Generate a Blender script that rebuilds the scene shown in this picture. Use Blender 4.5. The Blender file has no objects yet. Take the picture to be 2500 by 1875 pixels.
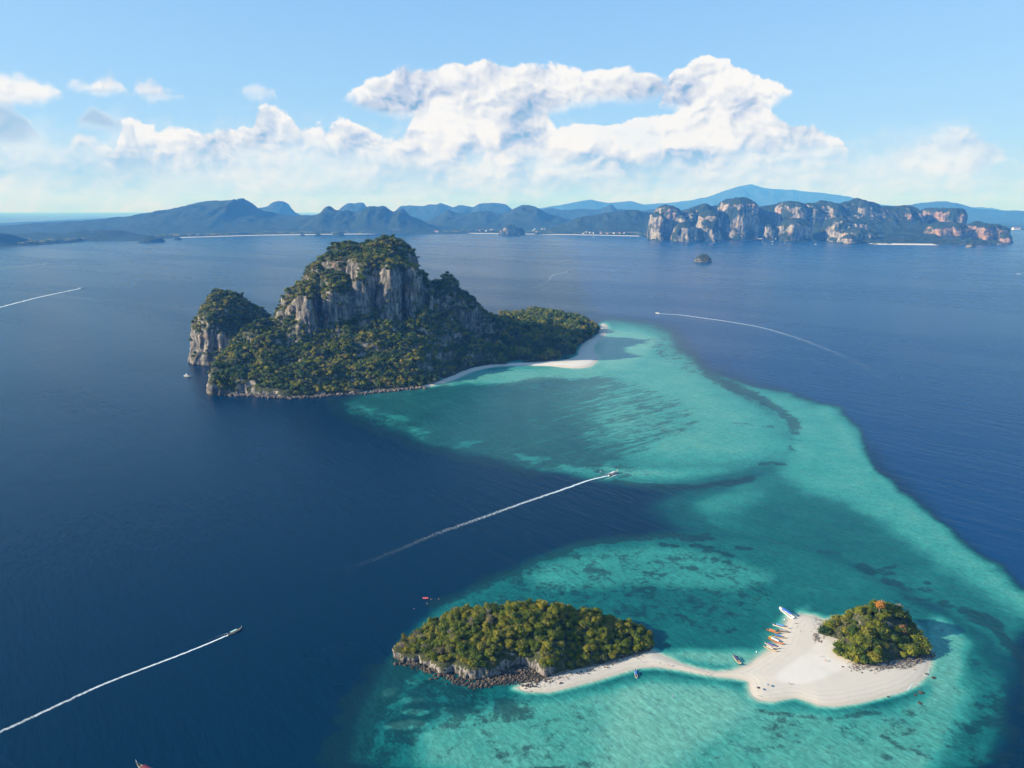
import bpy, bmesh, math, random
import numpy as np
from mathutils import Vector, Matrix

# ------------------------------------------------------------------ camera
scene = bpy.context.scene
COL = scene.collection
PI = math.pi
CAMH, PITCH, FPX = 300.0, math.radians(13.8), 1736.0
CP, SP = math.cos(PITCH), math.sin(PITCH)
cam = bpy.data.cameras.new('camera')
cam.sensor_width = 36.0
cam.lens = 36.0 * FPX / 2500.0
cam.clip_start = 1.0
cam.clip_end = 200000.0
cam_o = bpy.data.objects.new('camera', cam)
COL.objects.link(cam_o)
cam_o.location = (0, 0, CAMH)
cam_o.rotation_euler = (PI / 2 - PITCH, 0, 0)
scene.camera = cam_o

# ------------------------------------------------------------------ light
SUN_EL, SUN_AZ = math.radians(23.0), math.radians(-99.5)   # azimuth measured from +Y towards +X
SUN_DIR = Vector((math.sin(SUN_AZ) * math.cos(SUN_EL), math.cos(SUN_AZ) * math.cos(SUN_EL), math.sin(SUN_EL)))
sun = bpy.data.lights.new('sun', 'SUN')
sun.energy = 5.0
sun.angle = math.radians(0.53)
sun.color = (1.0, 0.92, 0.82)
sun_o = bpy.data.objects.new('sun', sun)
COL.objects.link(sun_o)
sun_o.rotation_euler = SUN_DIR.to_track_quat('Z', 'Y').to_euler()
sun_o.location = (-2000, -800, 3000)

vs = scene.view_settings
vs.view_transform = 'Standard'
vs.look = 'None'
vs.exposure = 0.85
vs.gamma = 1.0
vs.use_curve_mapping = False
scene.render.engine = 'CYCLES'
cy = scene.cycles
cy.max_bounces = 4
cy.diffuse_bounces = 2
cy.glossy_bounces = 1
cy.transmission_bounces = 1
cy.volume_bounces = 0
cy.transparent_max_bounces = 12
cy.use_denoising = True
cy.caustics_reflective = False
cy.caustics_refractive = False
cy.use_adaptive_sampling = False

# ------------------------------------------------------------------ node helper
class NT:
    def __init__(self, tree):
        self.t = tree
        self.n = tree.nodes
        self.l = tree.links
    def node(self, typ, **kw):
        n = self.n.new(typ)
        for k, v in kw.items():
            setattr(n, k, v)
        return n
    def put(self, sock, v):
        if v is None:
            return
        if hasattr(v, 'is_output'):
            self.l.new(v, sock)
        else:
            sock.default_value = v
    def math(self, op, a, b=None, c=None, clamp=False):
        n = self.node('ShaderNodeMath', operation=op)
        n.use_clamp = clamp
        self.put(n.inputs[0], a)
        self.put(n.inputs[1], b)
        self.put(n.inputs[2], c)
        return n.outputs[0]
    def vmath(self, op, a, b=None):
        n = self.node('ShaderNodeVectorMath', operation=op)
        self.put(n.inputs[0], a)
        self.put(n.inputs[1], b)
        return n.outputs[0]
    def sstep(self, x, lo, hi, a=0.0, b=1.0):
        n = self.node('ShaderNodeMapRange', interpolation_type='SMOOTHSTEP')
        self.put(n.inputs[0], x)
        self.put(n.inputs[1], lo)
        self.put(n.inputs[2], hi)
        self.put(n.inputs[3], a)
        self.put(n.inputs[4], b)
        return n.outputs[0]
    def noise(self, vec, scale, detail=4, rough=0.55, dist=0.0, dims='3D'):
        n = self.node('ShaderNodeTexNoise', noise_dimensions=dims)
        self.put(n.inputs['Vector'], vec)
        n.inputs['Scale'].default_value = scale
        n.inputs['Detail'].default_value = detail
        n.inputs['Roughness'].default_value = rough
        n.inputs['Distortion'].default_value = dist
        return n.outputs['Fac']
    def mix(self, f, a, b, mode='MIX'):
        n = self.node('ShaderNodeMix', data_type='RGBA', blend_type=mode)
        n.clamp_factor = True
        self.put(n.inputs[0], f)
        self.put(n.inputs[6], a)
        self.put(n.inputs[7], b)
        return n.outputs[2]
    def ramp(self, f, stops, interp='LINEAR'):
        n = self.node('ShaderNodeValToRGB')
        cr = n.color_ramp
        cr.interpolation = interp
        while len(cr.elements) < len(stops):
            cr.elements.new(0.5)
        for e, (p, c) in zip(cr.elements, stops):
            e.position = p
            e.color = (c[0], c[1], c[2], 1.0)
        self.put(n.inputs[0], f)
        return n.outputs[0]
    def curve(self, x, pts):
        n = self.node('ShaderNodeFloatCurve')
        c = n.mapping.curves[0]
        pts = sorted(pts)
        c.points[0].location = pts[0]
        c.points[1].location = pts[-1]
        for p in pts[1:-1]:
            c.points.new(p[0], p[1])
        for p in c.points:
            p.handle_type = 'VECTOR'
        n.mapping.update()
        self.put(n.inputs['Value'], x)
        return n.outputs[0]
    def mapping(self, vec, rot=(0, 0, 0), scale=(1, 1, 1)):
        if rot[2]:
            r = self.node('ShaderNodeMapping')
            self.put(r.inputs[0], vec)
            r.inputs['Rotation'].default_value = rot
            vec = r.outputs[0]
        n = self.node('ShaderNodeMapping')
        self.put(n.inputs[0], vec)
        n.inputs['Scale'].default_value = scale
        return n.outputs[0]
    def comb(self, x, y, z=0.0):
        n = self.node('ShaderNodeCombineXYZ')
        self.put(n.inputs[0], x)
        self.put(n.inputs[1], y)
        self.put(n.inputs[2], z)
        return n.outputs[0]

# ------------------------------------------------------------------ photograph geometry: picture point -> place
def ray(px, py):
    u = (px - 1250.0) / FPX
    v = (937.5 - py) / FPX
    return u, CP + v * SP, -SP + v * CP
def ground(px, py, z=0.0):
    u, dy, dz = ray(px, py)
    t = (z - CAMH) / dz
    return u * t, dy * t
def atY(px, py, Y):
    u, dy, dz = ray(px, py)
    t = Y / dy
    return u * t, Y, CAMH + dz * t
def G(pts):
    return [ground(*p) for p in pts]

# ------------------------------------------------------------------ world: Nishita sky and banks of cloud
SKY = dict(strength=0.13)
world = bpy.data.worlds.new('World')
scene.world = world
world.use_nodes = True
wt = world.node_tree
wt.nodes.clear()
W = NT(wt)
def D2(x, y):
    """display point of the photograph -> azimuth and elevation of that direction"""
    u, a, b = ray(x * 1.1302, y * 1.1302)
    return math.atan2(u, a), math.atan2(b, math.hypot(u, a))
AZ0, AZ1, EL1 = -0.72, 0.72, 0.36
def build_world():
    sky = W.node('ShaderNodeTexSky', sky_type='NISHITA')
    sky.sun_disc = False
    sky.sun_elevation = SUN_EL
    sky.sun_rotation = SUN_AZ
    sky.altitude = 300
    sky.air_density = 1.0
    sky.dust_density = 0.6
    sky.ozone_density = 1.6
    tc = W.node('ShaderNodeTexCoord').outputs['Generated']
    sep = W.node('ShaderNodeSeparateXYZ')
    W.put(sep.inputs[0], tc)
    x, y, z = sep.outputs
    az = W.math('ARCTAN2', x, y)
    el = W.math('ARCSINE', z)
    p = W.comb(az, W.math('MULTIPLY', el, 1.25), 0.0)
    # warp
    wn = W.node('ShaderNodeTexNoise', noise_dimensions='2D')
    W.put(wn.inputs['Vector'], p)
    wn.inputs['Scale'].default_value = 22
    wn.inputs['Detail'].default_value = 3
    wv = W.vmath('SUBTRACT', wn.outputs['Color'], (0.5, 0.5, 0.5))
    sc = W.node('ShaderNodeVectorMath', operation='SCALE')
    W.put(sc.inputs[0], wv)
    sc.inputs['Scale'].default_value = 0.03
    pw = W.vmath('ADD', p, sc.outputs[0])
    def puffs(vec):
        vo = W.node('ShaderNodeTexVoronoi', feature='SMOOTH_F1', voronoi_dimensions='2D', normalize=True)
        W.put(vo.inputs['Vector'], vec)
        vo.inputs['Scale'].default_value = 42
        vo.inputs['Detail'].default_value = 3
        vo.inputs['Roughness'].default_value = 0.52
        vo.inputs['Smoothness'].default_value = 0.45
        b = W.noise(vec, 16, 7, 0.58, 0.0, '2D')
        return W.math('SUBTRACT', b, W.math('MULTIPLY', vo.outputs['Distance'], 0.55))
    h0 = puffs(pw)
    h1 = puffs(W.vmath('ADD', pw, (-0.0055, 0.0075, 0.0)))
    relief = W.math('SUBTRACT', h0, h1)
    big = W.math('SUBTRACT', W.noise(pw, 7, 3, 0.5, 0, '2D'), W.noise(W.vmath('ADD', pw, (-0.02, 0.028, 0)), 7, 3, 0.5, 0, '2D'))
    xn = W.math('DIVIDE', W.math('SUBTRACT', az, AZ0), AZ1 - AZ0)
    soft = W.noise(pw, 9, 4, 0.5, 0, '2D')
    def layer(top, bot, amp, w, bw, lit, dim, relk, opacity=1.0):
        """top and bottom outline of a bank in display points; amp = raggedness; w, bw = edge softness above and below"""
        def crv(pts):
            q = [D2(*a) for a in pts]
            a0, a1 = q[0][0], q[-1][0]
            q = [((a - AZ0) / (AZ1 - AZ0), e / EL1) for a, e in q]
            return q
        T, B = crv(top), crv(bot)
        lo = min(e for _, e in T + B)
        T = [(0.0, max(0.001, T[0][1] - 0.3)), (max(0.002, T[0][0] - 0.012), max(0.001, T[0][1] - 0.12))] + T + [(min(.998, T[-1][0] + 0.012), max(.001, T[-1][1] - 0.12)), (1.0, max(0.001, T[-1][1] - 0.3))] if T[0][0] > 0.02 else [(0.0, T[0][1])] + T + [(T[-1][0] + 0.012, max(.001, T[-1][1] - 0.12)), (1.0, max(0.001, T[-1][1] - 0.3))]
        B = [(0.0, B[0][1])] + B + [(1.0, B[-1][1])]
        t = W.math('MULTIPLY', W.curve(xn, T), EL1)
        b = W.math('MULTIPLY', W.curve(xn, B), EL1)
        r = W.math('MULTIPLY', W.math('SUBTRACT', h0, 0.30), amp)
        du = W.math('ADD', W.math('SUBTRACT', t, el), r)
        db = W.math('ADD', W.math('SUBTRACT', el, b), W.math('MULTIPLY', r, 0.8))
        a = W.math('MULTIPLY', W.sstep(du, -w, w), W.sstep(db, -bw * 0.2, bw))
        hgt = W.math('DIVIDE', W.math('SUBTRACT', el, b), W.math('MAXIMUM', W.math('SUBTRACT', t, b), 0.01), clamp=True)
        thin = W.math('MULTIPLY', W.math('SUBTRACT', 1.0, hgt), 0.75 if bw > 0.04 else 0.0)
        gap = W.sstep(soft, 0.36, 0.54)
        a = W.math('MULTIPLY', a, W.math('SUBTRACT', 1.0, W.math('MULTIPLY', thin, W.math('SUBTRACT', 1.0, gap))))
        a = W.math('MULTIPLY', a, opacity)
        l = W.math('ADD', W.math('MULTIPLY', relief, relk), W.math('MULTIPLY', big, relk * 1.3))
        l = W.math('ADD', l, W.math('MULTIPLY', hgt, lit - dim))
        l = W.math('ADD', l, dim, clamp=True)
        return a, l
    L = []
    # far thin banks low over the coast, then the cumulus banks from back to front
    L.append(layer([(0, 330), (120, 330), (300, 320), (700, 325), (1100, 325), (1500, 325), (1900, 350), (2212, 360)],
                   [(0, 520), (500, 520), (1000, 520), (1500, 520), (2212, 520)], 0.09, 0.05, 0.05, 0.85, 0.24, 1.4, 0.70))
    L.append(layer([(268, 272), (300, 262), (340, 292), (400, 274), (440, 288), (548, 288), (556, 246), (590, 236), (628, 262), (650, 283), (700, 276), (745, 266), (800, 282), (845, 300), (900, 312), (1000, 318)],
                   [(100, 385), (300, 385), (600, 380), (1000, 385)], 0.042, 0.003, 0.05, 1.0, 0.34, 2.3, 0.97))
    L.append(layer([(1050, 318), (1150, 300), (1200, 283), (1300, 268), (1380, 252), (1450, 240), (1550, 205), (1640, 225), (1690, 262), (1760, 284), (1815, 300), (1830, 330)],
                   [(1000, 395), (1300, 398), (1500, 396), (1700, 390), (1850, 370)], 0.042, 0.003, 0.05, 1.0, 0.34, 2.3, 0.97))
    L.append(layer([(842, 322), (872, 300), (885, 270), (900, 235), (1180, 235), (1205, 285), (1262, 335)],
                   [(842, 348), (1262, 344)], 0.03, 0.006, 0.02, 0.85, 0.42, 2.0))
    L.append(layer([(742, 206), (790, 178), (860, 157), (940, 148), (962, 143), (1000, 150), (1060, 134), (1100, 140), (1190, 138), (1240, 152), (1330, 152), (1400, 162), (1455, 188), (1485, 208)],
                   [(742, 214), (800, 243), (880, 265), (1190, 262), (1240, 238), (1350, 224), (1485, 218)], 0.030, 0.003, 0.016, 0.98, 0.36, 2.0))
    L.append(layer([(1440, 185), (1462, 150), (1500, 134), (1530, 124), (1570, 122), (1600, 148), (1640, 166), (1690, 182), (1716, 200)],
                   [(1430, 240), (1500, 262), (1600, 262), (1660, 236), (1718, 212)], 0.034, 0.002, 0.014, 1.12, 0.66, 2.4))
    small = [([(0, 172), (30, 165), (60, 178), (110, 182), (134, 205)], [(0, 226), (60, 236), (100, 232), (134, 214)], .9, .4, .95),
             ([(140, 184), (165, 178), (195, 188), (215, 172), (240, 165), (272, 190)], [(140, 192), (190, 200), (220, 210), (272, 206)], .95, .5, .9),
             ([(292, 186), (325, 176), (352, 190), (400, 214)], [(292, 206), (330, 226), (400, 222)], .9, .5, .85),
             ([(512, 196), (545, 187), (590, 200)], [(512, 208), (560, 216), (590, 212)], .8, .5, .5),
             ([(0, 236), (30, 240), (60, 255), (76, 290)], [(0, 308), (40, 302), (76, 296)], .05, .0, .8),
             ([(168, 252), (204, 230), (230, 255), (266, 282)], [(168, 280), (210, 286), (266, 287)], .05, .0, .85),
             ([(144, 322), (170, 286), (195, 296), (232, 310)], [(144, 330), (232, 330)], .95, .7, .9),
             ([(1925, 342), (1985, 315), (2030, 300), (2090, 290), (2140, 298), (2178, 330)], [(1925, 352), (2000, 388), (2100, 386), (2178, 350)], .9, .55, .6)]
    for tp, bt, lit, dim, op in small:
        L.append(layer(tp, bt, 0.030, 0.006, 0.014, lit, dim, 2.0 if lit > .3 else 0.3, op))
    col = None
    alpha = None
    for a, l in L:
        c = W.ramp(l, [(0.0, (0.26, 0.44, 0.64)), (0.14, (0.46, 0.57, 0.76)), (0.32, (0.60, 0.67, 0.83)), (0.62, (0.83, 0.87, 0.94)), (1.0, (1.07, 1.07, 1.06))])
        if col is None:
            col, alpha = c, a
        else:
            inv = W.math('SUBTRACT', 1.0, a)
            col = W.mix(a, col, c)
            alpha = W.math('SUBTRACT', 1.0, W.math('MULTIPLY', W.math('SUBTRACT', 1.0, alpha), inv))
    # colour stays un-premultiplied where a later bank is thin: good enough for stacked banks
    bg1 = W.node('ShaderNodeBackground')
    # sky light is compressed and tinted per channel: the bright band over the horizon is rolled off towards the blue above
    st_ = SKY['strength']
    xs_ = W.vmath('MULTIPLY', sky.outputs[0], (st_, st_, st_))
    den = W.vmath('ADD', W.vmath('MULTIPLY', xs_, (4.0, 4.0, 4.0)), (1.0, 1.0, 1.0))
    y_ = W.vmath('DIVIDE', W.vmath('MULTIPLY', xs_, (1.34 / st_, 2.05 / st_, 3.02 / st_)), den)
    W.put(bg1.inputs[0], y_)
    bg1.inputs[1].default_value = SKY['strength']
    bg2 = W.node('ShaderNodeBackground')
    W.put(bg2.inputs[0], col)
    bg2.inputs[1].default_value = 0.50
    ms = W.node('ShaderNodeMixShader')
    W.put(ms.inputs[0], W.math('MULTIPLY', alpha, 1.0, clamp=True))
    W.l.new(bg1.outputs[0], ms.inputs[1])
    W.l.new(bg2.outputs[0], ms.inputs[2])
    out = W.node('ShaderNodeOutputWorld')
    W.l.new(ms.outputs[0], out.inputs[0])
build_world()

# ------------------------------------------------------------------ object helpers
def tag(o, label=None, cat=None, group=None, kind=None):
    if label: o['label'] = label
    if cat: o['category'] = cat
    if group: o['group'] = group
    if kind: o['kind'] = kind
    return o
def link(name, me, parent=None, mats=()):
    o = bpy.data.objects.new(name, me)
    COL.objects.link(o)
    if parent is not None:
        o.parent = parent
    for m in mats:
        me.materials.append(m)
    return o
def mesh_np(name, v, f, smooth=False):
    """v (n,3) array, f (m,4) or (m,3) array"""
    me = bpy.data.meshes.new(name)
    v = np.asarray(v, dtype=np.float32)
    f = np.asarray(f, dtype=np.int32)
    me.vertices.add(len(v))
    me.vertices.foreach_set('co', v.ravel())
    k = f.shape[1]
    me.loops.add(f.size)
    me.loops.foreach_set('vertex_index', f.ravel())
    me.polygons.add(len(f))
    me.polygons.foreach_set('loop_start', np.arange(0, f.size, k, dtype=np.int32))
    me.update(calc_edges=True)
    if smooth:
        me.polygons.foreach_set('use_smooth', np.ones(len(f), dtype=bool))
    return me
def empty(name, loc=(0, 0, 0), rz=0.0):
    o = bpy.data.objects.new(name, None)
    COL.objects.link(o)
    o.location = loc
    o.rotation_euler = (0, 0, rz)
    o.empty_display_size = 1
    return o
def copy_tree(o, parent=None):
    c = o.copy()
    COL.objects.link(c)
    c.parent = parent
    for ch in [x for x in o.children]:
        copy_tree(ch, c)
    return c

# ------------------------------------------------------------------ numpy noise and fields
def _h(ix, iy, iz, seed):
    n = (ix.astype(np.int64) * 374761393 + iy.astype(np.int64) * 668265263 + iz.astype(np.int64) * 2147483647 + seed * 974634777) & 0xffffffff
    n = ((n ^ (n >> 13)) * 1274126177) & 0xffffffff
    n = ((n ^ (n >> 16)) * 2246822519) & 0xffffffff
    return ((n ^ (n >> 15)) & 0xffffff) / float(0xffffff)
def vnoise(x, y, z=None, seed=0):
    x = np.asarray(x, float); y = np.asarray(y, float)
    ix = np.floor(x); iy = np.floor(y)
    fx = x - ix; fy = y - iy
    fx = fx * fx * (3 - 2 * fx); fy = fy * fy * (3 - 2 * fy)
    if z is None:
        zz = np.zeros_like(ix)
        a = _h(ix, iy, zz, seed); b = _h(ix + 1, iy, zz, seed)
        c = _h(ix, iy + 1, zz, seed); d = _h(ix + 1, iy + 1, zz, seed)
        return (a + (b - a) * fx) * (1 - fy) + (c + (d - c) * fx) * fy
    z = np.asarray(z, float)
    iz = np.floor(z); fz = z - iz; fz = fz * fz * (3 - 2 * fz)
    r = []
    for k in (0, 1):
        a = _h(ix, iy, iz + k, seed); b = _h(ix + 1, iy, iz + k, seed)
        c = _h(ix, iy + 1, iz + k, seed); d = _h(ix + 1, iy + 1, iz + k, seed)
        r.append((a + (b - a) * fx) * (1 - fy) + (c + (d - c) * fx) * fy)
    return r[0] * (1 - fz) + r[1] * fz
def fbm(x, y, z=None, oct=4, seed=0, rough=0.5):
    s = 0.0; a = 1.0; t = 0.0
    for k in range(oct):
        f = 2.0 ** k
        s = s + a * vnoise(x * f + 17.3 * k, y * f - 9.1 * k, None if z is None else z * f, seed + k)
        t += a
        a *= rough
    return s / t
def sdist(P, poly):
    """signed distance (positive inside) of points P (n,2) to a polygon"""
    P = np.asarray(P, float)
    d = np.full(len(P), 1e18)
    ins = np.zeros(len(P), bool)
    n = len(poly)
    for i in range(n):
        ax, ay = poly[i]; bx, by = poly[(i + 1) % n]
        ex, ey = bx - ax, by - ay
        wx, wy = P[:, 0] - ax, P[:, 1] - ay
        t = np.clip((wx * ex + wy * ey) / (ex * ex + ey * ey + 1e-12), 0, 1)
        d = np.minimum(d, (wx - t * ex) ** 2 + (wy - t * ey) ** 2)
        c = ((ay <= P[:, 1]) & (by > P[:, 1])) | ((by <= P[:, 1]) & (ay > P[:, 1]))
        with np.errstate(divide='ignore', invalid='ignore'):
            xi = ax + (P[:, 1] - ay) / (by - ay if by != ay else 1e-9) * ex
        ins ^= c & (P[:, 0] < xi)
    d = np.sqrt(d)
    return np.where(ins, d, -d)
def smooth_poly(pts, n=2):
    """Chaikin corner cutting of a closed outline"""
    for _ in range(n):
        q = []
        for i in range(len(pts)):
            a, b = pts[i], pts[(i + 1) % len(pts)]
            q.append((a[0] * .75 + b[0] * .25, a[1] * .75 + b[1] * .25))
            q.append((a[0] * .25 + b[0] * .75, a[1] * .25 + b[1] * .75))
        pts = q
    return pts
def sst(x, lo, hi):
    t = np.clip((x - lo) / (hi - lo), 0, 1)
    return t * t * (3 - 2 * t)
class TPS:
    def __init__(self, pts, lam=0.0):
        p = np.array(pts, float)
        self.p = p[:, :2]
        n = len(p)
        K = self.k(p[:, None, :2] - p[None, :, :2]) + lam * np.eye(n)
        A = np.zeros((n + 3, n + 3))
        A[:n, :n] = K
        A[:n, n] = 1; A[:n, n + 1:] = p[:, :2]
        A[n, :n] = 1; A[n + 1:, :n] = p[:, :2].T
        self.w = np.linalg.solve(A, np.concatenate([p[:, 2], np.zeros(3)]))
    def k(self, d):
        r2 = (d ** 2).sum(-1)
        return np.where(r2 > 0, 0.5 * r2 * np.log(r2 + 1e-9), 0)
    def __call__(self, P):
        P = np.asarray(P, float)
        n = len(self.p)
        out = self.w[n] + P @ self.w[n + 1:]
        for i in range(n):
            out = out + self.w[i] * self.k(P - self.p[i])
        return out
class LIN:
    """inverse-distance blend of heights: never overshoots"""
    def __init__(self, pts, p=3.0):
        self.p = np.array(pts, float); self.e = p
    def __call__(self, P):
        P = np.asarray(P, float)
        s = 0; t = 0
        for x, y, z in self.p:
            w = 1.0 / (((P[:, 0] - x) ** 2 + (P[:, 1] - y) ** 2) ** (self.e / 2) + 1.0)
            s = s + w * z; t = t + w
        return s / t
def solid_from_height(xs, ys, Z, floor):
    """closed block under a height field"""
    nx, ny = len(xs), len(ys)
    X, Y = np.meshgrid(xs, ys)
    top = np.stack([X.ravel(), Y.ravel(), Z.ravel()], 1)
    bot = top.copy(); bot[:, 2] = floor
    v = np.concatenate([top, bot])
    i = np.arange(nx * ny).reshape(ny, nx)
    q = np.stack([i[:-1, :-1], i[:-1, 1:], i[1:, 1:], i[1:, :-1]], -1).reshape(-1, 4)
    N = nx * ny
    qb = (q + N)[:, ::-1]
    sides = []
    for e in (i[0, :], i[:, -1], i[-1, ::-1], i[::-1, 0]):
        sides.append(np.stack([e[:-1] + N, e[1:] + N, e[1:], e[:-1]], 1))
    return v, np.concatenate([q, qb] + sides)
def remeshed(v, f, voxel):
    me = mesh_np('block', v, f)
    o = bpy.data.objects.new('block', me)
    COL.objects.link(o)
    m = o.modifiers.new('r', 'REMESH')
    m.mode = 'VOXEL'
    m.voxel_size = voxel
    m.adaptivity = 0
    dg = bpy.context.evaluated_depsgraph_get()
    ev = o.evaluated_get(dg)
    em = ev.to_mesh()
    n = len(em.vertices)
    V = np.empty(n * 3, np.float32)
    em.vertices.foreach_get('co', V)
    V = V.reshape(-1, 3).astype(float)
    NN = np.empty(n * 3, np.float32)
    em.vertices.foreach_get('normal', NN)
    NN = NN.reshape(-1, 3).astype(float)
    F = np.empty(len(em.polygons) * 4, np.int32)
    em.polygons.foreach_get('vertices', F)
    F = F.reshape(-1, 4)
    ev.to_mesh_clear()
    bpy.data.objects.remove(o)
    bpy.data.meshes.remove(me)
    return V, NN, F
def drop_below(V, F, z):
    keep = (V[F][:, :, 2] > z).any(1)
    F = F[keep]
    used = np.unique(F)
    m = np.full(len(V), -1)
    m[used] = np.arange(len(used))
    return V[used], m[F]
# ------------------------------------------------------------------ materials
def new_mat(name):
    m = bpy.data.materials.new(name)
    m.use_nodes = True
    m.node_tree.nodes.clear()
    t = NT(m.node_tree)
    out = t.node('ShaderNodeOutputMaterial')
    b = t.node('ShaderNodeBsdfPrincipled')
    t.l.new(b.outputs[0], out.inputs[0])
    return m, t, b, out
def plain(name, col, rough=0.6, metal=0.0, var=0.12, scale=3.0, spec=0.5):
    m, t, b, _ = new_mat(name)
    tc = t.node('ShaderNodeTexCoord').outputs['Object']
    n = t.noise(tc, scale, 4, 0.6)
    c = t.mix(t.sstep(n, 0.35, 0.7), tuple(x * (1 - var) for x in col) + (1,), tuple(min(1, x * (1 + var)) for x in col) + (1,))
    t.put(b.inputs['Base Color'], c)
    b.inputs['Roughness'].default_value = rough
    b.inputs['Metallic'].default_value = metal
    b.inputs['Specular IOR Level'].default_value = spec
    return m
def pos(t):
    return t.node('ShaderNodeNewGeometry').outputs['Position']

def mat_sea():
    m, t, b, out = new_mat('sea_water')
    p = pos(t)
    at = t.node('ShaderNodeAttribute', attribute_type='GEOMETRY', attribute_name='field')
    sep = t.node('ShaderNodeSeparateColor')
    t.put(sep.inputs[0], at.outputs['Color'])
    s, reef, streak = sep.outputs
    sea_light = at.outputs['Alpha']
    # bed relief: sand waves, coral heads, sea grass
    n_big = t.noise(p, 1 / 70.0, 5, 0.6)
    n_mid = t.noise(p, 1 / 16.0, 5, 0.62)
    s2 = t.math('ADD', s, t.math('MULTIPLY', t.math('SUBTRACT', n_big, 0.5), t.math('MULTIPLY', t.math('MULTIPLY', s, t.math('SUBTRACT', 1.0, s)), 0.75)))
    s2 = t.math('ADD', s2, t.math('MULTIPLY', t.math('SUBTRACT', n_mid, 0.5), t.math('MULTIPLY', t.math('MULTIPLY', s, t.math('SUBTRACT', 1.0, s)), 0.5)))
    shallow = t.ramp(s2, [(0.0, (0.0000, 0.0175, 0.0420)), (0.18, (0.0000, 0.026, 0.052)), (0.34, (0.001, 0.045, 0.062)), (0.5, (0.006, 0.112, 0.106)),
                          (0.66, (0.034, 0.245, 0.205)), (0.80, (0.125, 0.345, 0.270)), (0.90, (0.270, 0.400, 0.310)), (0.96, (0.44, 0.43, 0.34)), (1.0, (0.56, 0.50, 0.41))])
    # bluer sunlight and wave reflection beyond the ridge, put into the base colour
    blue = t.mix(sea_light, (0.0000, 0.0175, 0.0420, 1), (0.0000, 0.0370, 0.115, 1))
    col = t.mix(t.sstep(s2, 0.0, 0.35), blue, shallow)
    # coral / weed patches
    v1 = t.noise(p, 1 / 22.0, 8, 0.70, 0.6)
    v2 = t.noise(t.vmath('ADD', p, (311.0, 77.0, 0)), 1 / 6.0, 6, 0.75)
    pn = t.math('ADD', t.math('MULTIPLY', v1, 0.60), t.math('MULTIPLY', v2, 0.40))
    thr = t.math('SUBTRACT', 0.625, t.math('MULTIPLY', reef, 0.23))
    pm = t.sstep(t.math('SUBTRACT', pn, thr), -0.045, 0.045)
    pm = t.math('MULTIPLY', pm, t.sstep(reef, 0.02, 0.14))
    # long combed streaks of sea grass across the big lagoon
    q = t.mapping(p, (0, 0, math.radians(-40)), (1 / 200.0, 1 / 16.0, 1))
    st = t.noise(q, 1.0, 7, 0.7, 0.9)
    st2 = t.noise(t.mapping(p, (0, 0, math.radians(-30)), (1 / 26.0, 1 / 9.0, 1)), 1.0, 5, 0.7, 0.4)
    sn = t.math('ADD', t.math('MULTIPLY', st, 0.5), t.math('MULTIPLY', st2, 0.5))
    thr2 = t.math('SUBTRACT', 0.60, t.math('MULTIPLY', streak, 0.20))
    sm = t.sstep(t.math('SUBTRACT', sn, thr2), -0.06, 0.05)
    sm = t.math('MULTIPLY', sm, t.sstep(streak, 0.02, 0.14))
    mask = t.math('MAXIMUM', pm, t.math('MULTIPLY', sm, 0.88))
    wd = t.mix(0.84, col, (0.004, 0.028, 0.038, 1))
    wd = t.mix(t.sstep(s2, 0.5, 0.9), wd, (0.030, 0.085, 0.080, 1))
    col = t.mix(t.math('MULTIPLY', mask, 0.88), col, wd)
    # fine light and dark mottling of the lit bed
    f1 = t.noise(t.mapping(p, (0, 0, math.radians(52)), (1 / 5.0, 1 / 3.0, 1)), 1.0, 6, 0.75, 0.6)
    gain = t.math('ADD', 1.0, t.math('MULTIPLY', t.math('SUBTRACT', f1, 0.5), t.math('MULTIPLY', t.sstep(s, 0.12, 0.5), t.math('MULTIPLY', t.sstep(s, 1.0, 0.86), 1.9))))
    vm = t.node('ShaderNodeVectorMath', operation='SCALE')
    t.put(vm.inputs[0], col); t.put(vm.inputs['Scale'], gain)
    t.put(b.inputs['Base Color'], vm.outputs[0])
    b.inputs['IOR'].default_value = 1.33
    b.inputs['Roughness'].default_value = 0.27
    b.inputs['Specular IOR Level'].default_value = 0.14
    wind = t.noise(t.mapping(p, (0, 0, math.radians(35)), (1 / 1500.0, 1 / 420.0, 1)), 1.0, 5, 0.6, 0.8)
    t.put(b.inputs['Roughness'], t.sstep(wind, 0.36, 0.64, 0.245, 0.29))
    # waves: chop, wind ripples and swell
    w1 = t.noise(t.mapping(p, (0, 0, math.radians(57)), (1 / 16.0, 1 / 4.6, 1)), 1.0, 4, 0.6, 0.5)
    w2 = t.noise(t.mapping(p, (0, 0, math.radians(50)), (1 / 60.0, 1 / 15.0, 1)), 1.0, 3, 0.55, 0.4)
    patch = t.noise(p, 1 / 340.0, 3, 0.5, 0.6)
    hgt = t.math('ADD', t.math('MULTIPLY', w1, 0.5), t.math('MULTIPLY', w2, 1.1))
    hgt = t.math('MULTIPLY', hgt, t.math('ADD', 0.75, t.math('MULTIPLY', patch, 0.9)))
    bp = t.node('ShaderNodeBump')
    bp.inputs['Strength'].default_value = 1.0
    bp.inputs['Distance'].default_value = 0.7
    t.put(bp.inputs['Height'], hgt)
    t.put(b.inputs['Normal'], bp.outputs[0])
    return m

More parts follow.
